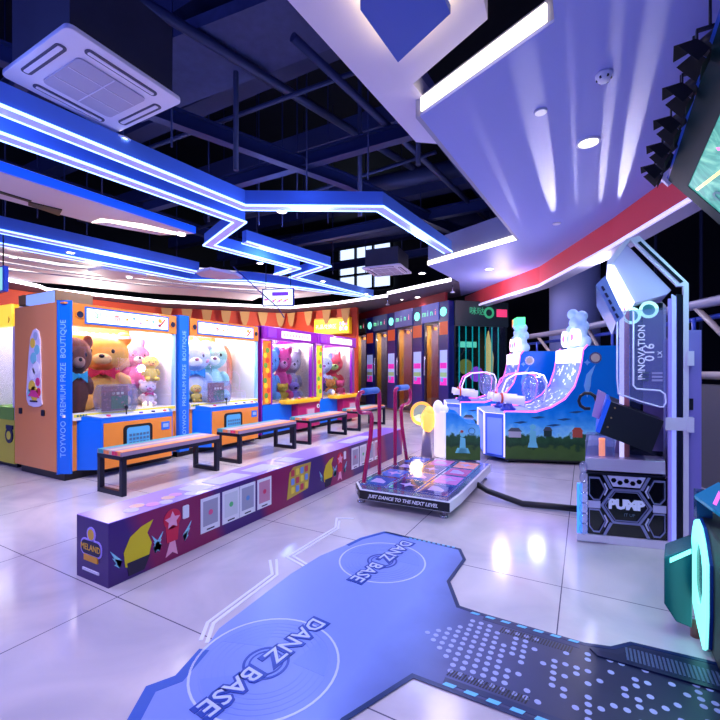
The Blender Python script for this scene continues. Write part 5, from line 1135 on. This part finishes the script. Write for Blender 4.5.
for i in range(26): q.prism([(-.5 + i * .012, 1.66), (-.494 + i * .012, 1.66), (-.484 + i * .012, 1.7), (-.49 + i * .012, 1.7)], Z0, Z1)
q.build('printed_hatch', mat('hatch_black', (14, 18, 30), .4), D)
lt = mat('mat_white', (206, 216, 255), .3); nv = mat('mat_navy', (26, 66, 170), .3); shd = mat('mat_shade', (122, 146, 228), .3)
for cx, cy, r in ((-1.2, 1.36, .315), (-1.17, 2.45, .285)):
    q = MB(); Rm = Matrix.Translation((cx, cy, 0)) @ Matrix.Rotation(-PI / 2 - .1, 4, 'Z')
    q.ring((cx, cy, Z0), r, r - .01, .001, 48, 0)
    for k_ in range(5): q.ring((cx, cy, Z0 - .0002), r * (.55 + .08 * k_), r * (.55 + .08 * k_) - .003, .0008, 40, 2)
    for a, h in ((.5, .3), (2.4, .35), (4.3, .3)): q.prism([(cx + r * .35 * math.cos(a), cy + r * .35 * math.sin(a))] + [(cx + r * .85 * math.cos(a + h * t_ - h), cy + r * .85 * math.sin(a + h * t_ - h)) for t_ in range(4)], Z0 - .0003, Z0 + .0004, 'z', 2)
    q.ring((cx, cy, Z0 + .0006), .1, .088, .001, 32, 1); q.ring((cx, cy, Z0 + .0006), .075, .067, .001, 32, 1)
    q.T = Rm
    T1 = Matrix.Translation((0, 0, Z0 + .003))
    q.text('DANZ', .128, T1 @ Matrix.Translation((-.185, 0, -.001)), 1, bold=.011); q.text('BASE', .128, T1 @ Matrix.Translation((.185, 0, -.001)), 1, bold=.011)
    q.text('DANZ', .12, T1 @ Matrix.Translation((-.185, 0, .0012)), 0, bold=.001); q.text('BASE', .12, T1 @ Matrix.Translation((.185, 0, .0012)), 0, bold=.001)
    q.T = None
    q.build('ring_logo', [lt, nv, shd], D)
q = MB(); q.prism([(.02, 2.12), (.13, 2.13), (.2, 2.22), (.6, 2.24), (.6, 2.12), (.5, 2.08), (.05, 2.08)], Z0, .012, 'z', 0)
for i in range(30): q.box(.16 + i * .015, .168 + i * .015, 2.105, 2.2, .012, .014, 1)
q.build('vent_grille', [mat('grille_navy', (22, 34, 66), .3), mat('grille_slat', (80, 96, 130), .3)], D)
stw = mat('sticker_white', (240, 240, 255), .3)
for lab, segs in (('near white chevron sticker on the tiles left of the dance mat', [[(-1.53, 1.33), (-1.62, 1.45), (-1.66, 1.98), (-1.8, 2.14)], [(-1.57, 1.33), (-1.65, 1.44), (-1.69, 1.97), (-1.83, 2.11)]]),
                  ('far white chevron sticker on the tiles between purple plinth and dance mat', [[(-1.55, 2.14), (-1.76, 2.2), (-1.75, 2.8), (-1.85, 2.98), (-1.72, 3.04)], [(-1.55, 2.17), (-1.73, 2.23), (-1.72, 2.79), (-1.8, 2.94)]])):
    q = MB()
    for sg in segs: ribbon(q, sg, -.009, .009, .0003, .0025)
    tag(q.build('floor_sticker', stw), lab, 'floor sticker')

# ------------------------------------------------------------------ lamps
def area(name, loc, rot, sx, sy, e, col):
    l = bpy.data.lights.new(name, 'AREA'); l.shape = 'RECTANGLE'; l.size = sx; l.size_y = sy; l.energy = e; l.color = col
    o = bpy.data.objects.new(name, l); COL.objects.link(o); o.location = loc; o.rotation_euler = rot; return o
def spot(name, loc, to, e, col, ang, blend=.5, r=.05):
    l = bpy.data.lights.new(name, 'SPOT'); l.energy = e; l.color = col; l.spot_size = ang; l.spot_blend = blend; l.shadow_soft_size = r
    o = bpy.data.objects.new(name, l); COL.objects.link(o); o.location = loc
    o.rotation_euler = (Vector(to) - Vector(loc)).to_track_quat('-Z', 'Y').to_euler(); return o
for x, y, z, e in ((-4.1, 1.0, 3.2, 60), (-3.0, 4.2, 3.2, 60), (-2.2, 5.9, 3.2, 40), (-5.0, 5.7, 3.15, 50), (-7.3, 4.4, 3.1, 50), (-6.4, 8.0, 3.1, 40)):
    point('blue_channel_light', (x, y, z), e, (.22, .34, 1.), .12)
for y, w in ((3.25, 75), (4.75, 75), (6.6, 110), (8.35, 110)):
    point('claw_machine_light', (-5.6, y, 1.9), w, (1., .95, .86), .1)
point('left_machine_light', (-7.0, 2.9, 1.95), 18, (1., .95, .86), .1)
for i in range(4):
    m = (Vector(bp[i]) + Vector(bp[i + 1])) / 2; point('booth_light', (m.x + .3, m.y + .25, 2.35), 130, (1., .8, .58), .08)
point('cove_light', (-11.0, 6.0, 3.0), 110, (1., .9, .8), .1); point('cove_light', (-8.6, 10.0, 3.0), 110, (1., .9, .82), .1)
point('fascia_light', (.2, 7.3, 2.85), 45, (.8, .75, 1.), .1); point('fascia_light', (-1.6, 9.4, 2.85), 45, (.9, .75, 1.), .1)
point('neon_light', (-.6, 6.4, 1.3), 16, (.5, .55, 1.), .1); point('ride_light', (-2.1, 5.55, .5), 8, (1., .75, .35), .1)
spot('screen_light', (1.0, 3.4, 2.4), (-.6, 3.0, 0), 60, (.45, .95, .95), 1.6, .8, .2)
# violet fill spots added under the hall ceiling, no fixtures there
for x, y in ((-2.6, .4), (-.4, .6), (1.2, .8), (-4.6, .5)): spot('hall_fill', (x, y, 3.2), (x - .2, y + .9, 0), 120, (.74, .64, 1.), 2.4, .9, .15)
for x, y in ((-1.6, 5.2), (-3.3, 7.4), (.3, 4.9)): spot('hall_fill', (x, y, 3.2), (x, y, 0), 90, (.72, .64, 1.), 2.3, .9, .25)
for y in (2.6, 4.6, 6.6, 8.4): spot('hall_fill', (-3.3, y - .6, 3.2), (-5.0, y + .2, .9), 230, (1., .93, .9), 1.7, .8, .2)  # warm fill spots added to brighten the claw machine fronts
point('pod_light', (.3, 2.25, .55), 2, (.3, 1., .9), .03)
# narrow beams thrown along the soffit
for x, y, e, a in ((-.8, 6.9, 40, .05), (-.36, 6.9, 170, .1), (-.08, 6.9, 60, .025), (.17, 6.8, 130, .045), (.37, 6.8, 200, .07)):
    o = spot('ceiling_beam', (x, y, 2.35), (x, y - 2.0, 3.45), e, (1., .92, .9), .75, .5, .01); o.scale = (a, 1, 1)

w = bpy.data.worlds.new('hall_air'); S.world = w; w.use_nodes = True
bg = w.node_tree.nodes['Background']; bg.inputs[0].default_value = rgb(96, 112, 246); bg.inputs[1].default_value = .75

# ------------------------------------------------------------------ camera
cam = bpy.data.cameras.new('camera'); cam.sensor_width = 36; cam.lens = 36 * 412 / 720; cam.shift_y = 10 / 720; cam.clip_end = 100
co = bpy.data.objects.new('camera', cam); COL.objects.link(co); co.location = (0, 0, 1.26); co.rotation_euler = (PI / 2, 0, math.radians(28.6))
S.camera = co
S.view_settings.view_transform = 'Standard'; S.view_settings.look = 'None'; S.view_settings.gamma = 1; S.view_settings.use_curve_mapping = False
S.view_settings.exposure = 0.0
S.cycles.use_denoising = True
S.cycles.max_bounces = 8; S.cycles.diffuse_bounces = 3; S.cycles.glossy_bounces = 4; S.cycles.transparent_max_bounces = 16; S.cycles.sample_clamp_indirect = 6
